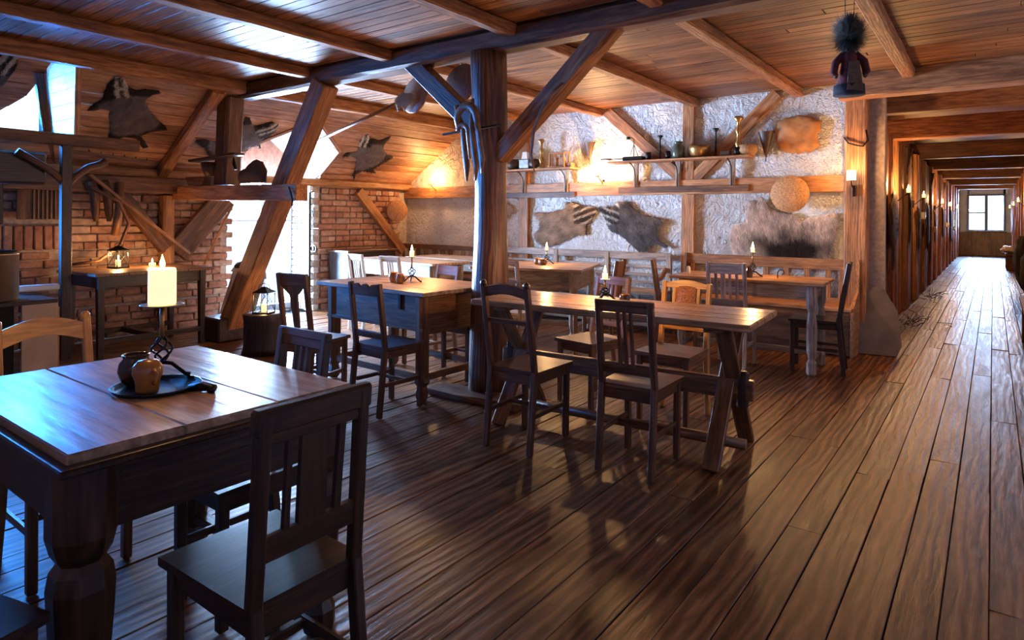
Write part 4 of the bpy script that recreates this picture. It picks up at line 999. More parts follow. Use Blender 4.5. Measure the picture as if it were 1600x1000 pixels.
G_ = [(-2.33, 1.08), (-2.3, 1.22), (-2.16, 1.26), (-2.14, 1.32), (-2.16, 1.48), (-2.1, 1.49), (-2.04, 1.46), (-2.0, 1.53), (-1.96, 1.51), (-1.91, 1.42), (-1.83, 1.37), (-1.67, 1.34), (-1.58, 1.28), (-1.42, 1.33), (-1.29, 1.36), (-1.24, 1.34), (-1.24, 1.28), (-1.28, 1.18), (-1.3, 1.06), (-1.33, .95), (-1.3, .84), (-1.48, .83), (-1.93, .83), (-2.26, .81), (-2.29, .91)]
def rac(hx, sgn, base=(.2, .15, .11)):
    def f_(x_, z_, d_):
        t = (x_-hx)*sgn; k = .5+.5*noise.noise(Vector((x_*9, z_*9, 2)))
        if t < .3 and z_ > 1.22:
            s_ = math.sin((z_+t*.35+.02*noise.noise(Vector((x_*9, z_*9, 5))))*70); return (.5, .42, .34) if s_ > .5 else (.045, .03, .022)
        if d_ < .03: return (.1, .06, .04)
        return tuple(b*(.25+1.3*k) for b in base)
    return f_
gr_ = 'two raccoon skins meeting nose to nose on the white wall'
pelt('raccoon_skin', E_, Mw, 'lighter grey-brown raccoon skin, left of the nose-to-nose pair', rac(-4.0, -1, (.32, .24, .18)), group=gr_, hair=7000, hl=.05, flow=(-.8, -.5))
pelt('raccoon_skin', F_, Mw, 'darker raccoon skin with a striped tail, right of the nose-to-nose pair', rac(-3.98, 1, (.12, .095, .085)), group=gr_, hair=7000, hl=.05, flow=(.8, -.6))
def boar(x_, z_, d_):
    k = noise.noise(Vector((x_*6, z_*6, 2))); m_ = math.exp(-(((x_+1.66)/.42)**2+((z_-1.0)/.2)**2)*1.1)*1.7-.25+.6*k
    m_ = max(0, min(1, m_)); a = Vector((.62, .5, .42)); b = Vector((.025, .015, .012)); c_ = a.lerp(b, m_); e_ = .8+.4*noise.noise(Vector((x_*20, z_*20, 0))); return tuple(c_*e_)
pelt('boar_skin', G_, Mw, 'very large pale-edged boar skin low on the white wall beside the corner post', boar, hair=11000, flow=(.3, -1), hl=.06, puff=.035)
H_ = [(-1.86, 2.22), (-1.82, 2.31), (-1.75, 2.35), (-1.62, 2.37), (-1.5, 2.34), (-1.4, 2.29), (-1.41, 2.19), (-1.44, 2.16), (-1.42, 2.04), (-1.5, 1.98), (-1.68, 1.97), (-1.77, 1.99), (-1.84, 2.09)]
pelt('leather_hide', H_, Mw, 'smooth tan leather hide high on the white wall near the corner', None, hair=0, mat=M_leather, puff=.035, jag=.02, cat='leather')
small = [(-5.6, 1.42), (-5.45, 1.5), (-5.33, 1.45), (-5.28, 1.36), (-5.38, 1.33), (-5.45, 1.2), (-5.5, 1.33), (-5.6, 1.34)]
pelt('small_pelt', small, Mw, 'small pale pelt hanging just right of the round post', lambda a, b, c_: (.35, .26, .2), hair=500, hl=.03)
# corridor wall pelts (plane X = const, local x = Y)
def corr_pelt(ol, X, lb, col, h=1200): 
    M = Matrix(((0, -1, 0, X), (1, 0, 0, 0), (0, 0, 1, 0), (0, 0, 0, 1)))
    # local x -> world Y, local y -> -X... room side is +X so local -y = +X
    pelt('hanging_pelt', ol, M, lb, lambda a, b, c_: tuple(q*(.7+.6*noise.noise(Vector((a*5, b*5, 0)))) for q in col), group='pelts hanging on the corridor wall', hair=h, hl=.05, step=.06)
corr_pelt([(7.55, 2.0), (7.8, 1.9), (7.9, 1.98), (8.1, 1.88), (8.15, 1.29), (7.95, 1.24), (7.85, .9), (7.72, .95), (7.75, 1.27), (7.6, 1.42)], -1.02, 'long brown pelt on the first plaster panel of the corridor wall', (.13, .075, .04))
corr_pelt([(8.98, 1.64), (9.23, 1.64), (9.44, 1.33), (9.52, 1.11), (9.14, .93), (9.03, .68), (8.85, .69), (8.9, .93), (8.65, 1.09), (8.68, 1.44)], -.97, 'narrow dark pelt hanging from the log post of the corridor', (.1, .055, .03))
for (y0, w0, z1, z0, lb) in [(10.7, .35, 1.75, .9, 'dark pelt between the first two corridor sconces'), (12.0, .5, 1.5, .75, 'dark pelt below the second corridor sconce'), (13.8, .6, 1.6, .7, 'shaggy dark pelt beyond the second corridor sconce'), (15.6, .5, 1.5, .8, 'dark pelt just before the third corridor sconce'), (18.3, .7, 1.6, .8, 'dark pelt between the third and fourth corridor sconces'), (22.0, .8, 1.6, .6, 'farthest dark pelt on the left corridor wall')]:
    corr_pelt([(y0, z1), (y0+w0, z1-.04), (y0+w0*.9, (z0+z1)/2), (y0+w0, z0+.2), (y0+w0*.6, z0), (y0+w0*.4, z0+.15), (y0+.05, z0+.05), (y0+.1, (z0+z1)/2)], -.97, lb, (.08, .045, .03), 500)
# lean grey slab
sl = MB(); ol = [(-.2, 0), (.16, .0), (.2, .1), (.17, .42), (.06, .62), (0, .66), (-.1, .6), (-.21, .45), (-.19, .2)]
mb = sl.prism(ol, .05, Matrix.Translation((-.88, 7.02, 0)) @ Matrix.Rotation(math.radians(8), 4, 'Z') @ Matrix.Rotation(math.radians(-10), 4, 'X'))
mb.build('leaning_hide_board', M_slab, label='grey stiff hide stretched like a shield, leaning at the foot of the corner post', cat='hide')

# ------------------------------------------------------------------ WALL OBJECTS
def tray_round(name, x, z, r, label, y=WY-.13, M=None, mat=None):
    mb = MB(); prof = [(0, .03)]
    for i in range(1, 26): rr_ = r*i/26; prof.append((rr_, .03-.025*(i/26)**2+.003*(i % 2)))
    prof += [(r, 0), (r*.98, -.012), (0, .012)]
    MM = Matrix.Translation((x, y, z)) @ Matrix.Rotation(-PI/2, 4, 'X')
    o = mb.lathe(prof, n=36, M=M or MM).build(name, mat or M_straw, label=label, cat='tray'); return o
tray_round('straw_tray', -1.68, 1.55, .19, 'round coiled straw tray overlapping the wall rail near the corner post')
t = tray_round('round_sieve', 0, 0, .16, 'round wooden sieve on the brick wall corner at the far left of the white wall', M=Matrix.Translation((-7.22, 6.75, 1.37)) @ Matrix.Rotation(math.radians(55), 4, 'Z') @ Matrix.Rotation(PI/2, 4, 'X'), mat=M_wallt)
def funnel(x, z, label, s=1.0, y=WY-.1, rz=0):
    f_ = empty('tin_funnel', (x, y, z), rz, label, 'funnel', 'conical tin funnels on the walls')
    mb = MB(); n_ = 14; vs = []; fs = []
    for (k_, zz_) in ((.075*s, 0), (.006*s, -.25*s)):
        for i in range(n_): t_ = PI*i/(n_-1); vs.append((k_*math.cos(t_), -.8*k_*math.sin(t_)+.05, zz_))
    fs = [[i, i+1, n_+i+1, n_+i] for i in range(n_-1)]+[list(range(n_))[::-1]]+[[n_+i for i in range(n_)]]
    mb.add(vs, fs+[[0, n_, 2*n_-1, n_-1]]).build('cone', M_copper, f_)
    MB().tube([(.0, .045, -.25*s), (.0, .045, -.29*s)], .004*s, 6).build('tip', M_iron, f_)
    MB().box((0, .055, -.005), (.155*s, .006, .02)).build('rim_band', M_iron, f_)
    return f_
funnel(-4.09, 2.24, 'tin funnel on the white wall above the middle sconce'); funnel(-1.94, 2.22, 'tin funnel on the white wall just left of the leather hide', 1.1); funnel(-5.97, 2.27, 'tin funnel on the white wall left of the round post', .95)
def cfunnel(y, z, lb, s=1.2):
    f_ = funnel(-.93, z, lb, s, y, PI/2); MB().tube([(.05, 0, -.02), (.0, -.02, -.2), (-.06, -.02, -.3), (-.09, -.02, -.28), (-.08, -.02, -.25)], .004, 6).build('hook', M_iron, f_)
cfunnel(7.6, 2.35, 'large tin funnel with a curled hook on the first corridor plaster panel', 1.5); cfunnel(10.6, 2.3, 'tin funnel above the first corridor sconce', 1.3); cfunnel(15.0, 2.2, 'tin funnel on the corridor wall before the third sconce'); cfunnel(19.0, 2.2, 'tin funnel on the corridor wall before the fourth sconce')
for y_, z_, lb in [(12.85, 1.3, 'pale tin mug hanging under the second corridor sconce'), (15.5, 1.03, 'pale tin mug hanging lower, before the third corridor sconce'), (20.0, 1.1, 'pale tin mug hanging near the fourth corridor sconce'), (23.0, .97, 'farthest pale tin mug on the corridor wall')]:
    o = MB().lathe([(.045, 0), (.05, .01), (.05, .12), (.046, .12), (.0, .02)], n=14).build('tin_mug', M_white, label=lb, cat='mug', group='tin mugs hung along the corridor'); o.location = (-.955, y_, z_)
    MB().tube([(0, 0, .12), (0, 0, .34)], .003, 5).build('string', M_iron, o)
# shelves
def shelf(x0, x1, z, label, br):
    s_ = empty('wall_shelf', ((x0+x1)/2, WY-.15, z), 0, label, 'shelf')
    hw = (x1-x0)/2
    MB().box((0, -.01, 0), (2*hw, .24, .022)).build('shelf_board', M_wallt, s_)
    MB().box((0, .08, -.33), (2*hw-.1, .03, .07)).build('peg_rail', M_dark, s_)
    for b in br:
        MB().box((b, .085, -.18), (.06, .03, .36)).build('upright', M_grey, s_)
        MB().tube([(b, -.09, -.015), (b, -.03, -.03), (b, .04, -.09), (b, .06, -.16), (b, .06, -.3)], .006, 6).build('iron_bracket', M_iron, s_)
    return s_
sh2 = shelf(-3.72, -2.06, 1.955, 'right wall shelf between the crossed wall braces, full of old household things', (-.55, -.02, .6))
sh1 = shelf(-5.45, -4.24, 1.915, 'left wall shelf just right of the round post', (-.25, .42))
SY = WY-.17; S1, S2 = 1.927, 1.967
def onshelf(name, prof, x, z, mat, label, cat, n=16, y=SY, extra=None):
    o = MB().lathe(prof, n=n).build(name, mat, label=label, cat=cat); o.location = (x, y, z)
    if extra: extra(o)
    return o
def ewer_x(o): MB().tube([(.05, 0, .12), (.1, 0, .1), (.1, 0, .05), (.05, 0, .03)], .008, 6).build('handle', M_copper, o)
onshelf('copper_pot', [(.06, 0), (.09, .04), (.09, .1), (.06, .13), (.065, .14), (.0, .145)], -5.2, S1, M_copper, 'round copper pot at the left end of the left shelf', 'pot', extra=ewer_x)
ci = empty('charcoal_iron', (-5.0, SY, S1), 0, 'square charcoal iron with a pale cap on the left shelf', 'iron')
MB().box((0, 0, .07), (.16, .1, .13), ch=.01).build('body', M_pewter, ci); MB().prism([(-.05, .13), (.05, .13), (.03, .23), (-.03, .23)], .06).build('cap', M_white, ci)
onshelf('tin_bowl', [(.05, 0), (.1, .06), (.08, .12), (.0, .14)], -4.86, S1, M_copper, 'dark domed tin bowl behind the charcoal iron', 'bowl', y=SY+.03)
bprof = [(.04, 0), (.045, .01), (.02, .03), (.014, .06), (.028, .09), (.014, .12), (.012, .16), (.026, .19), (.012, .22), (.016, .26), (.04, .28), (.03, .3), (.026, .3), (0, .28)]
onshelf('brass_candlestick', [(r_*1.2, z_*1.28) for r_, z_ in bprof], -4.75, S1, M_brass, 'tall turned brass candlestick on the left shelf', 'candlestick')
cb = empty('birdcage', (-4.47, SY, S1), 0, 'small brown wooden cage with bars on the left shelf', 'cage')
for sx_ in (-1, 1):
    for sy_ in (-1, 1): MB().box((sx_*.11, sy_*.06, .1), (.018, .018, .2)).build('corner_post', M_wallt, cb)
for z_ in (.01, .19): MB().box((0, 0, z_), (.24, .14, .018)).build('plate', M_wallt, cb)
for k in range(7): MB().tube([(-.09+k*.03, -.06, .02), (-.09+k*.03, -.06, .18)], .0025, 5).build('bar', M_iron, cb)
MB().box((0, .02, .08), (.15, .05, .11)).build('inner_box', M_wallt, cb)
for k, (x_, h_, lb) in enumerate([(-4.31, .06, 'small brown wooden box right of the cage on the left shelf')]): MB().box((x_, SY, S1+h_/2), (.09, .09, h_), ch=.006).build('wooden_box', M_wallt, label=lb, cat='box')
# right shelf
sc = empty('kitchen_scale', (-3.42, SY, S2), 0, 'old black balance scale at the left end of the right shelf', 'scale')
MB().box((0, 0, .025), (.26, .1, .05), ch=.008).build('base', M_iron, sc); MB().tube([(0, 0, .05), (0, 0, .26), (-.03, 0, .28), (-.06, 0, .27)], .005, 6).build('column', M_iron, sc)
MB().tube([(0, 0, .2), (-.05, 0, .06)], .003, 5).build('rod', M_iron, sc); MB().tube([(0, 0, .2), (.05, 0, .06)], .003, 5).build('rod', M_iron, sc); MB().lathe([(.02, 0), (.025, .03), (0, .035)], (-.075, 0, .26), 10).build('weight', M_iron, sc)
fp = MB().tube([(-3.85, SY-.02, S2+.03), (-3.72, SY-.02, S2+.03), (-3.7, SY-.02, S2+.03), (-3.56, SY-.02, S2+.03)], [.016, .014, .006, .006], 8).build('branding_iron', M_blackish, label='black handled tool sticking out over the left end of the right shelf', cat='tool')
stk = [(.035, 0), (.04, .008), (.012, .02), (.01, .12), (.014, .14), (.01, .16), (.01, .24), (.035, .27), (.032, .28), (0, .27)]
onshelf('dark_candlestick', stk, -3.09, S2, M_iron, 'slim dark candlestick left of the glass jar on the right shelf', 'candlestick')
M_jar = simple('green_glass', (.09, .11, .08), .12, 0, scale=6); 
onshelf('glass_jar', [(.06, 0), (.07, .01), (.07, .13), (.05, .155), (.045, .17), (.05, .18), (.05, .195), (0, .195)], -2.87, S2, M_jar, 'greenish glass storage jar with a lid on the right shelf', 'jar')
for x_, lb in [(-3.22, 'first dark tumbler right of the balance scale'), (-2.98, 'dark tumbler just left of the glass jar'), (-2.2+.0, 'dark tumbler at the foot of the tall turned candlestick')]:
    onshelf('tumbler', [(.03, 0), (.032, .09), (.029, .09), (0, .01)], x_, S2, M_iron, lb+' on the right shelf', 'tumbler', y=SY-.03)
onshelf('brass_bowl', [(.06, 0), (.1, .03), (.115, .09), (.12, .13), (.115, .13), (.1, .05), (0, .02)], -2.62, S2, M_brass, 'wide brass pot in the middle of the right shelf', 'pot', n=24)
onshelf('dark_candlestick', [(r_, z_*1.12) for r_, z_ in stk], -2.44, S2, M_iron, 'taller dark candlestick right of the brass pot on the right shelf', 'candlestick')
onshelf('brass_candlestick', [(r_*1.4, z_*1.42) for r_, z_ in bprof], -2.2, S2, M_brass, 'tall turned brass candlestick on the right shelf before the wall brace', 'candlestick', y=SY+.02)
MB().box((-2.32, SY-.02, S2+.03), (.1, .08, .055), ch=.006).build('wooden_box', M_dark, label='small dark box right of the taller dark candlestick', cat='box')
onshelf('wicker_basket', [(.07, 0), (.1, .05), (.09, .11), (.0, .12)], -2.1, S2, M_straw, 'small woven basket at the right end of the right shelf', 'basket', y=SY+.02)
# wrought hook with strap on the corner post
MB().tube([(RX-.12, WY-.13, 2.1), (RX-.08, WY-.15, 2.04), (RX, WY-.15, 2.01), (RX+.05, WY-.15, 2.0), (RX+.09, WY-.13, 2.06), (RX+.07, WY-.12, 2.16)], .008, 6).build('iron_ring_hook', M_iron, label='curved iron hook ring on the corner post above the paper-shaded sconce', cat='hook')

# yoke of bent horns on the round post
yk = empty('ox_yoke', (-2.96, 3.52, 0), 0, 'bentwood harness yoke strapped to the round post below the braces', 'yoke')
def arcpts(cx_, cz_, rx_, rz_, a0, a1, y_, n=12): return [(cx_+rx_*math.cos(math.radians(a0+(a1-a0)*i/n)), y_, cz_+rz_*math.sin(math.radians(a0+(a1-a0)*i/n))) for i in range(n+1)]
MB().tube([(-.02, -.02, 2.13), (.0, -.04, 2.07), (.0, -.05, 1.95), (.03, -.06, 1.8), (.05, -.05, 1.65), (.03, -.04, 1.55)], [.02, .02, .024, .03, .026, .01], 8, .6).build('horn', M_horn, yk)
MB().tube([(-.17, -.02, 2.1), (-.15, -.03, 2.03), (-.09, -.04, 1.95), (-.06, -.05, 1.8), (-.04, -.05, 1.65), (-.05, -.04, 1.55)], [.022, .018, .024, .03, .026, .01], 8, .6).build('horn', M_horn, yk)
MB().tube([(-.12, -.05, 1.92)]+arcpts(-.03, 1.98, .09, .1, 170, 10, -.07)+[(.07, -.05, 1.88), (.1, -.04, 1.7), (.08, -.03, 1.6)], [.02]+[.03]*13+[.022, .018, .01], 8, .6).build('bow', M_horn, yk)
MB().tube(arcpts(-.03, 1.88, .05, .06, 160, 20, -.11)+[(.03, -.1, 1.7)], [.018]*13+[.01], 8, .6).build('inner_bow', M_horn, yk)
MB().bar((-.3, -.02, 1.9), (.24, -.02, 1.93), .02, .016).build('cross_bar', M_iron, yk)
# strap on the right brace
MB().tube([(-2.28, 3.6, 2.18), (-2.36, 3.59, 2.12), (-2.44, 3.59, 2.02), (-2.5, 3.58, 1.88), (-2.52, 3.58, 1.72), (-2.49, 3.58, 1.6)], [.012, .018, .016, .012, .01, .006], 8, .5).build('leather_strap', M_horn, label='pale leather strap hanging from the right diagonal brace', cat='strap')

# baker's peels under the ceiling
def peel(loc_a, loc_b, r, lb, dcol):
    a, b = Vector(loc_a), Vector(loc_b); d = (b-a).normalized()
    o = MB().tube([a, b], .018, 8).build('baker_peel', dcol, label=lb, cat='peel')
    mb = MB(); c_ = b+d*r*.9
    x_ = d; n_ = Vector((.25, -.95, .2)); n_ = (n_-x_*n_.dot(x_)).normalized(); y_ = n_.cross(x_)
    M = Matrix((x_, y_, n_)).transposed().to_4x4(); M.translation = c_
    mb.lathe([(0, -.01), (r*.95, -.01), (r, 0), (r*.95, .01), (0, .01)], n=28, M=M).build('blade', dcol, o)
peel((-5.7, 4.15, 2.06), (-4.25, 4.05, 2.34), .17, 'long-handled wooden bread peel hung under the joists left of the round post', M_chair_l)
o = MB().lathe([(0, -.012), (.17, -.012), (.18, 0), (.17, .012), (0, .012)], n=28, M=Matrix.Translation((-3.62, 4.1, 2.42)) @ Matrix.Rotation(math.radians(80), 4, 'X')).build('wooden_disc', M_dark, label='dark wooden disc behind the left diagonal brace of the round post', cat='disc')
MB().tube([(-3.62, 4.1, 2.58), (-3.62, 4.1, 2.66)], .004, 5).build('cord', M_iron, o)
pelt('fur_glove', [(-.1, .02), (0, .07), (.12, .05), (.14, -.02), (.06, -.06), (.03, -.1), (0, -.05), (-.06, -.09), (-.08, -.03)], Matrix.Translation((-4.2, 3.98, 2.32)), 'ragged fur scrap tied to the handle of the bread peel', lambda a, b, c_: (.3, .2, .13), cat='fur', hair=300, hl=.03)
# doll
dl = empty('witch_doll', (-.64, 3.95, 2.0), math.radians(20), 'hanging witch doll with bushy dark hair and a dark red dress', 'doll')
MB().lathe([(.07, 0), (.072, .012), (.058, .07), (.042, .15), (.04, .19), (.03, .215), (.018, .225), (0, .226)], n=18).build('dress', M_red, dl)
MB().lathe([(.08, -.02), (.077, .035), (.07, .03), (.066, -.015)], n=18).build('skirt_hem', M_darkcloth, dl)
MB().prism([(-.035, .0), (.045, -.01), (.03, .16), (-.02, .16)], .012, Matrix.Translation((.01, -.075, 0)) @ Matrix.Rotation(-.2, 4, 'X')).build('apron', M_apron, dl)
for s_ in (-1, 1): MB().tube([(s_*.03, 0, .205), (s_*.07, -.01, .16), (s_*.082, -.02, .1), (s_*.07, -.03, .085)], [.02, .022, .02, .012], 8).build('sleeve', M_red, dl)
for s_ in (-1, 1): MB().lathe([(.002, -.012), (.011, -.004), (.011, .006), (.002, .012)], (s_*.073, -.034, .078), 8).build('hand', M_apron, dl)
MB().lathe([(.01, .215), (.03, .235), (.036, .265), (.03, .295), (.002, .31)], n=14).build('head', M_apron, dl)
hb = MB(); hv = []; hf = []
for k in range(5000):
    a, b = rnd.uniform(0, 2*PI), rnd.uniform(-1.1, 1.3); r0 = .035
    d_ = Vector((math.cos(a)*math.cos(b*1.2), math.sin(a)*math.cos(b*1.2), math.sin(b*1.2)*.9+.15)); p = Vector((0, 0, .285))+d_*r0
    L_ = rnd.uniform(.03, .075)*(1.25 if d_.z > 0 else .9); q = p+d_*L_+Vector((rnd.gauss(0, .012), rnd.gauss(0, .012), rnd.gauss(0, .012)+(.02 if d_.z > .3 else -.01)))
    sd = d_.cross(Vector((0, 0, 1))); sd = sd.normalized()*.0035 if sd.length > .01 else Vector((.003, 0, 0)); n0 = len(hv); hv += [tuple(p-sd), tuple(p+sd), tuple(q)]; hf.append([n0, n0+1, n0+2])
hb.add(hv, hf).build('hair', M_hair, dl, kind='stuff')
for s_ in (-1, 1): MB().tube([(s_*.02, 0, .3), (s_*.025, 0, .64)], .0018, 5).build('string', M_iron, dl)

# ------------------------------------------------------------------ LEFT CORNER
rk = empty('drying_rack', (-6.6, 2.2, 0), 0, 'dark timber drying rack with a tall pole and horizontal bars at the far left', 'rack')
MB().bar((0, 0, 0), (0, 0, 1.95), .07, .08).build('pole', M_blackish, rk)
MB().bar((0, -1.6, 1.96), (0, .6, 1.95), .09, .1).build('top_bar', M_dark, rk)
MB().bar((-.02, -.02, 1.86), (.02, .72, 1.8), .03, .035).build('peg_bar', M_dark, rk)
for k in range(6): MB().tube([(.0+.003*k, .18+.1*k, 1.84-.008*k), (.0, .18+.1*k, 1.88-.008*k)], .005, 5).build('peg', M_iron, rk)
MB().tube([(0, .0, 1.55), (0, .08, 1.64), (0, .18, 1.72), (0, .27, 1.75), (0, .32, 1.78)], [.035, .035, .032, .035, .04]).build('curved_brace', M_dark, rk)
MB().tube([(0, .0, 1.55), (0, -.1, 1.66), (0, -.24, 1.75), (0, -.36, 1.82)], .032).build('curved_brace', M_dark, rk)
MB().box((-.2, -.8, 1.69), (.3, 1.35, .28), ch=.02).build('hood_board', M_blackish, rk)
MB().box((-.3, -.42, 1.45), (.06, .09, .5), ch=.01).build('hanging_board', M_blackish, rk)
MB().tube([(LX+.5, 2.5, 1.55), (LX+.45, 2.78, 1.42), (LX+.42, 2.88, 1.2), (LX+.42, 2.8, .98), (LX+.45, 2.6, .84), (LX+.5, 2.35, .82)], [.02, .018, .018, .018, .016, .014]).build('scythe_handle', M_dark, label='curved wooden scythe handle hanging in front of the brick wall', cat='handle')
for k, (y_, z_, lb) in enumerate([(2.62, 1.5, 'dark hanging horn nearest the rack pole'), (2.74, 1.5, 'dark hanging horn second from the rack pole')]):
    MB().tube([(LX+.3, y_-.05, z_+.12), (LX+.28, y_, z_), (LX+.26, y_+.02, z_-.2), (LX+.26, y_+.02, z_-.28)], [.05, .05, .04, .02]).build('hanging_horn', M_dark, label=lb, cat='horn')
wbd = empty('washboard', (LX+.12, 2.2, 1.25), 0, 'ribbed wooden washboard on the brick wall left of the rack pole', 'washboard')
MB().box((0, 0, .2), (.02, .34, .42)).build('panel', M_dark, wbd)
for k in range(6): MB().box((.018, -.04+k*.035, .17), (.016, .016, .36), ch=.004).build('rib', M_chair_l, wbd)
MB().bar((LX+.2, 1.6, 1.6), (LX+.2, 4.1, 1.6), .12, .16).build('wall_beam', M_dark, label='dark horizontal beam at the foot of the sloping roof behind the rack', cat='beam')
# cabinet with pot
cbn = empty('kitchen_cabinet', (-6.3, 1.78, 0), math.radians(0), 'low kitchen counter with a pale end panel at the far left', 'cabinet')
MB().box((0, -.38, .6), (.62, 1.1, .03)).build('worktop', M_blackish, cbn)
MB().box((0, -.5, .3), (.56, .78, .57)).build('carcass', M_black, cbn); MB().box((.29, .05, .31), (.03, .24, .58)).build('end_panel', M_card, cbn, label='pale plain board panel')
MB().box((.1, .14, .3), (.36, .1, .5)).build('side_planks', M_wallt, cbn)
ln = MB().box((-6.55, 1.98, .66), (.1, .3, .05), ch=.01).build('white_light_strip', M_white, label='white box standing in for a strip of light on the counter', cat='tray')  # a strip of light on the worktop, made as a white box
pt = empty('steel_pot', (-6.22, 1.57, .615), 0, 'tall steel stock pot with a dark lid on the kitchen counter', 'pot')
MB().lathe([(.17, 0), (.18, .01), (.18, .36), (.185, .365), (.175, .37), (0, .37)], n=28).build('body', M_steel, pt); ld = MB().lathe([(.185, .37), (.16, .39), (.03, .4), (0, .402)], n=24).build('lid', M_iron, pt); MB().lathe([(.012, .4), (.02, .42), (0, .43)], n=10).build('knob', M_iron, ld)
# things on the tie beam
TBZ = 1.605
def bowlboat(x_, y_, L_, lb, m=M_dark):
    o = MB().prism([(-L_/2, .09), (L_/2, .09), (L_*.36, 0), (-L_*.36, 0)], .14).build('wooden_trough', m, label=lb, cat='trough'); o.location = (x_, y_, TBZ); return o
bowlboat(-6.75, 3.5, .4, 'boat-shaped wooden trough on the left part of the tie beam'); 
o = MB().lathe([(.05, 0), (.075, .05), (.09, .14), (.085, .14), (.05, .02), (0, .02)], n=16).build('wooden_bucket', M_dark, label='small wooden bucket standing in front of the upright post', cat='bucket'); o.location = (-6.5, 3.46, TBZ+.09)
MB().bar((-6.78, 3.43, 1.86), (-5.9, 3.43, 1.89), .12, .025).build('narrow_shelf', M_blackish, label='narrow dark board fixed across the upright post above the tie beam', cat='shelf')
pelt('saddle_skin', [(-.22, 0), (.24, 0), (.26, .1), (.18, .2), (.05, .22), (-.08, .16), (-.2, .12)], Matrix.Translation((-5.72, 3.46, TBZ)), 'dark saddle-like leather roll on the tie beam beside the strut', lambda a, b, c_: (.1, .06, .045), cat='saddle', hair=0, puff=.08)
o = MB().tube([(-5.98, 3.42, 1.86), (-5.97, 3.42, 1.8), (-5.94, 3.42, 1.74)], [.006, .02, .016]).build('hanging_keys', M_iron, label='bunch of dark iron keys hanging from the narrow board', cat='keys')
MB().tube([(-5.06, 3.42, 1.55), (-5.02, 3.41, 1.5), (-4.99, 3.41, 1.43), (-5.0, 3.41, 1.38)], .008, 6).build('iron_loop', M_iron, label='iron loop on the sawn end of the tie beam', cat='hook')
# chain tools by the glazed door
ch = empty('hanging_chain', (-7.3, 5.3, 0), 0, 'iron pot chain with hooks hanging beside the glazed door', 'chain')
for k in range(5): MB().tube(arcpts(0, 1.35-.1*k, .018, .045, 0, 360, 0, 10), .006, 6).build('link', M_iron, ch)
for k in range(2): MB().tube(arcpts(.0+.05*k, .85, .035, .04, 0, 360, 0, 12), .01, 6).build('ring', M_iron, ch)
MB().bar((-.1, 0, 1.2), (.03, 0, 1.2), .01, .012).build('cross_bar', M_iron, ch); MB().bar((.0, 0, 1.12), (.14, 0, 1.12), .01, .012).build('cross_bar', M_iron, ch)
MB().bar((-7.26, 5.22, 1.6), (-7.26, 5.22, .0), .03, .03).build('iron_rod', M_iron, label='long dark rod standing beside the chain at the glazed door', cat='rod')
# leaning box
bx_ = empty('leaning_chest', (-6.9, 3.92, 0), 0, 'weathered plank chest lid leaning beside the strut under the window light', 'chest')
Mq = Matrix.Translation((.05, 0, .01)) @ Matrix.Rotation(math.radians(-18), 4, 'X') @ Matrix.Rotation(math.radians(55), 4, 'Z')
for k in range(3): MB().box((-.12+k*.12, 0, .32), (.115, .04, .62), Mq).build('plank', M_grey, bx_)
MB().prism([(-.2, .62), (.2, .62), (.17, .7), (0, .74), (-.17, .7)], .05, Mq).build('rounded_top', M_grey, bx_)
for z_ in (.15, .5): MB().box((0, .03, z_), (.34, .03, .05), Mq).build('batten', M_grey, bx_)
# wheel-like fur ball and low stand right of the strut
MB().lathe([(.12, 0), (.13, .02), (.1, .06), (.03, .08), (0, .09)], n=16).build('hat', M_black, label='round black hat on top of the leaning chest', cat='hat').location = (-6.75, 4.02, .7)
# dark cabinet at the far left back by the bright table
dc = empty('dark_panel_chest', (-7.1, 6.0, 0), 0, 'dark panelled chest against the brick wall behind the pale chairs', 'chest')
MB().box((0, 0, .4), (.42, .85, .8), ch=.01).build('body', M_blackish, dc)
for k in range(2):
    dr = MB().box((.215, -.2+k*.4, .45), (.012, .34, .55)).build('door', M_chair, dc)
    MB().lathe([(.008, 0), (.014, .012), (0, .02)], n=10, M=Matrix.Translation((.22, -.06+k*.12, .5)) @ Matrix.Rotation(PI/2, 4, 'Y')).build('knob', M_iron, dr)
MB().box((0, 0, .81), (.46, .9, .03)).build('lid', M_chair, dc)
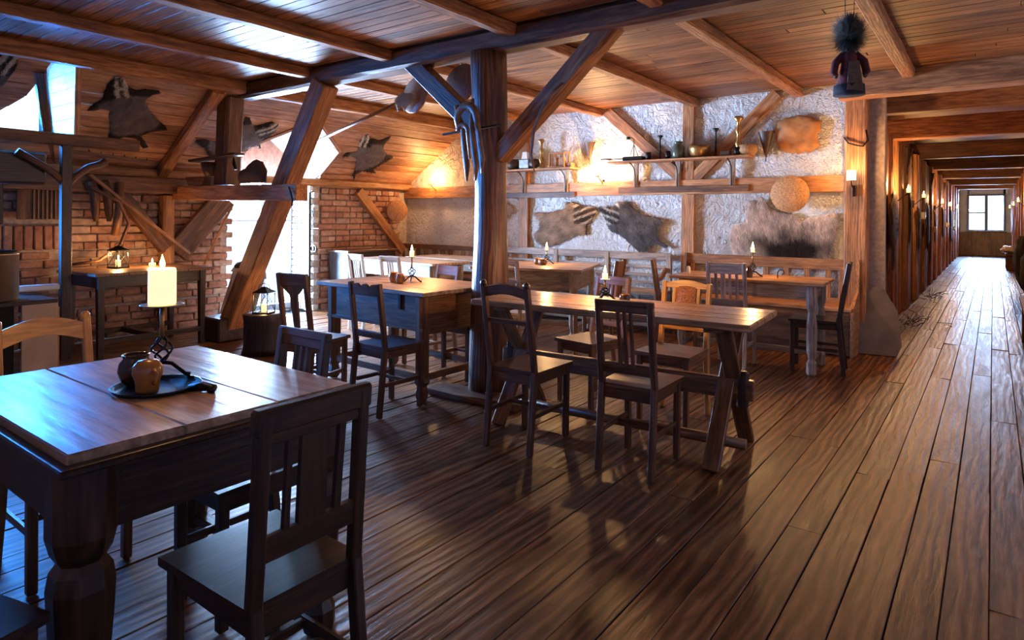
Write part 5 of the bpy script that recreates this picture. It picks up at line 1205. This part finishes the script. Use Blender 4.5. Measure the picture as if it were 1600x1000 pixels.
# right edge of the corridor: bench, heaps
rb = empty('plank_bench', (.40, 8.0, 0), 0, 'pale plank bench top running along the right edge of the floor', 'bench')
MB().box((0, -.9, .45), (.34, 3.6, .04)).build('seat', M_wallt, rb)
for y_ in (-2.4, -.6, .7): MB().box((0, y_, .215), (.3, .06, .43)).build('leg', M_dark, rb)
MB().box((-.0, -.9, .25), (.05, 3.2, .1)).build('stretcher', M_dark, rb)
def heap(name, c, r, lb, mat, seed, n=20, cat='cloth', zmin=0):
    vs = []; fs = []; m_ = 14
    for i in range(m_+1):
        ph = PI*i/m_
        for k in range(n):
            t_ = 2*PI*k/n; d_ = Vector((math.sin(ph)*math.cos(t_), math.sin(ph)*math.sin(t_), math.cos(ph)))
            q = 1+.28*noise.noise(d_*1.8+Vector((seed, 0, 0)))+.08*noise.noise(d_*6+Vector((seed, 0, 0)))
            p = Vector((d_.x*r[0]*q, d_.y*r[1]*q, d_.z*r[2]*q)); p += Vector(c); p.z = max(zmin, p.z); vs.append(tuple(p))
    fs = [[i*n+k, (i+1)*n+k, (i+1)*n+(k+1) % n, i*n+(k+1) % n] for i in range(m_) for k in range(n)]
    return MB().add(vs, fs, None, None, True).build(name, mat, label=lb, cat=cat)
heap('coat_heap', (.40, 10.6, .62), (.13, .55, .36), 'black coats heaped over the far end of the plank bench', M_black, 3, zmin=0.0)
heap('coat_heap', (.42, 14.2, .6), (.13, 1.2, .42), 'black coats piled farther down the corridor on the right', M_black, 8, zmin=0)
heap('dark_sack', (.42, 5.2, .2), (.16, .3, .3), 'black sack under the plank bench at the right edge', M_black, 5, zmin=0, cat='sack')
fb = empty('bench', (.41, 21.5, 0), 0, 'small seat with a pale folded blanket near the far window', 'bench')
MB().box((0, 0, .4), (.3, 1.2, .05)).build('seat', M_dark, fb)
for y_ in (-.5, .5): MB().box((0, y_, .19), (.28, .06, .38)).build('leg', M_dark, fb)
heap('blanket', (.34, 21.2, .52), (.18, .3, .1), 'pale folded blanket on the small seat near the far window', M_white, 2, zmin=.425, cat='blanket')
for k, (x_, y_, lb) in enumerate([(-.82, 9.2, 'dry twigs lying at the foot of the log post in the corridor'), (-.78, 12.6, 'dry branches on the corridor floor under the second sconce')]):
    mb = MB()
    for q in range(40):
        a = rnd.uniform(0, PI); L_ = rnd.uniform(.08, .3); p = Vector((x_+rnd.gauss(0, .08), y_+rnd.gauss(0, .35), rnd.uniform(.01, .07))); d_ = Vector((math.cos(a)*.4, math.sin(a), rnd.uniform(-.1, .3)))
        mb.tube([p, p+d_*L_*.5+Vector((0, 0, .015)), p+d_*L_], .004, 4)
    mb.build('dry_twigs', M_dark, label=lb, cat='twigs', kind='stuff')
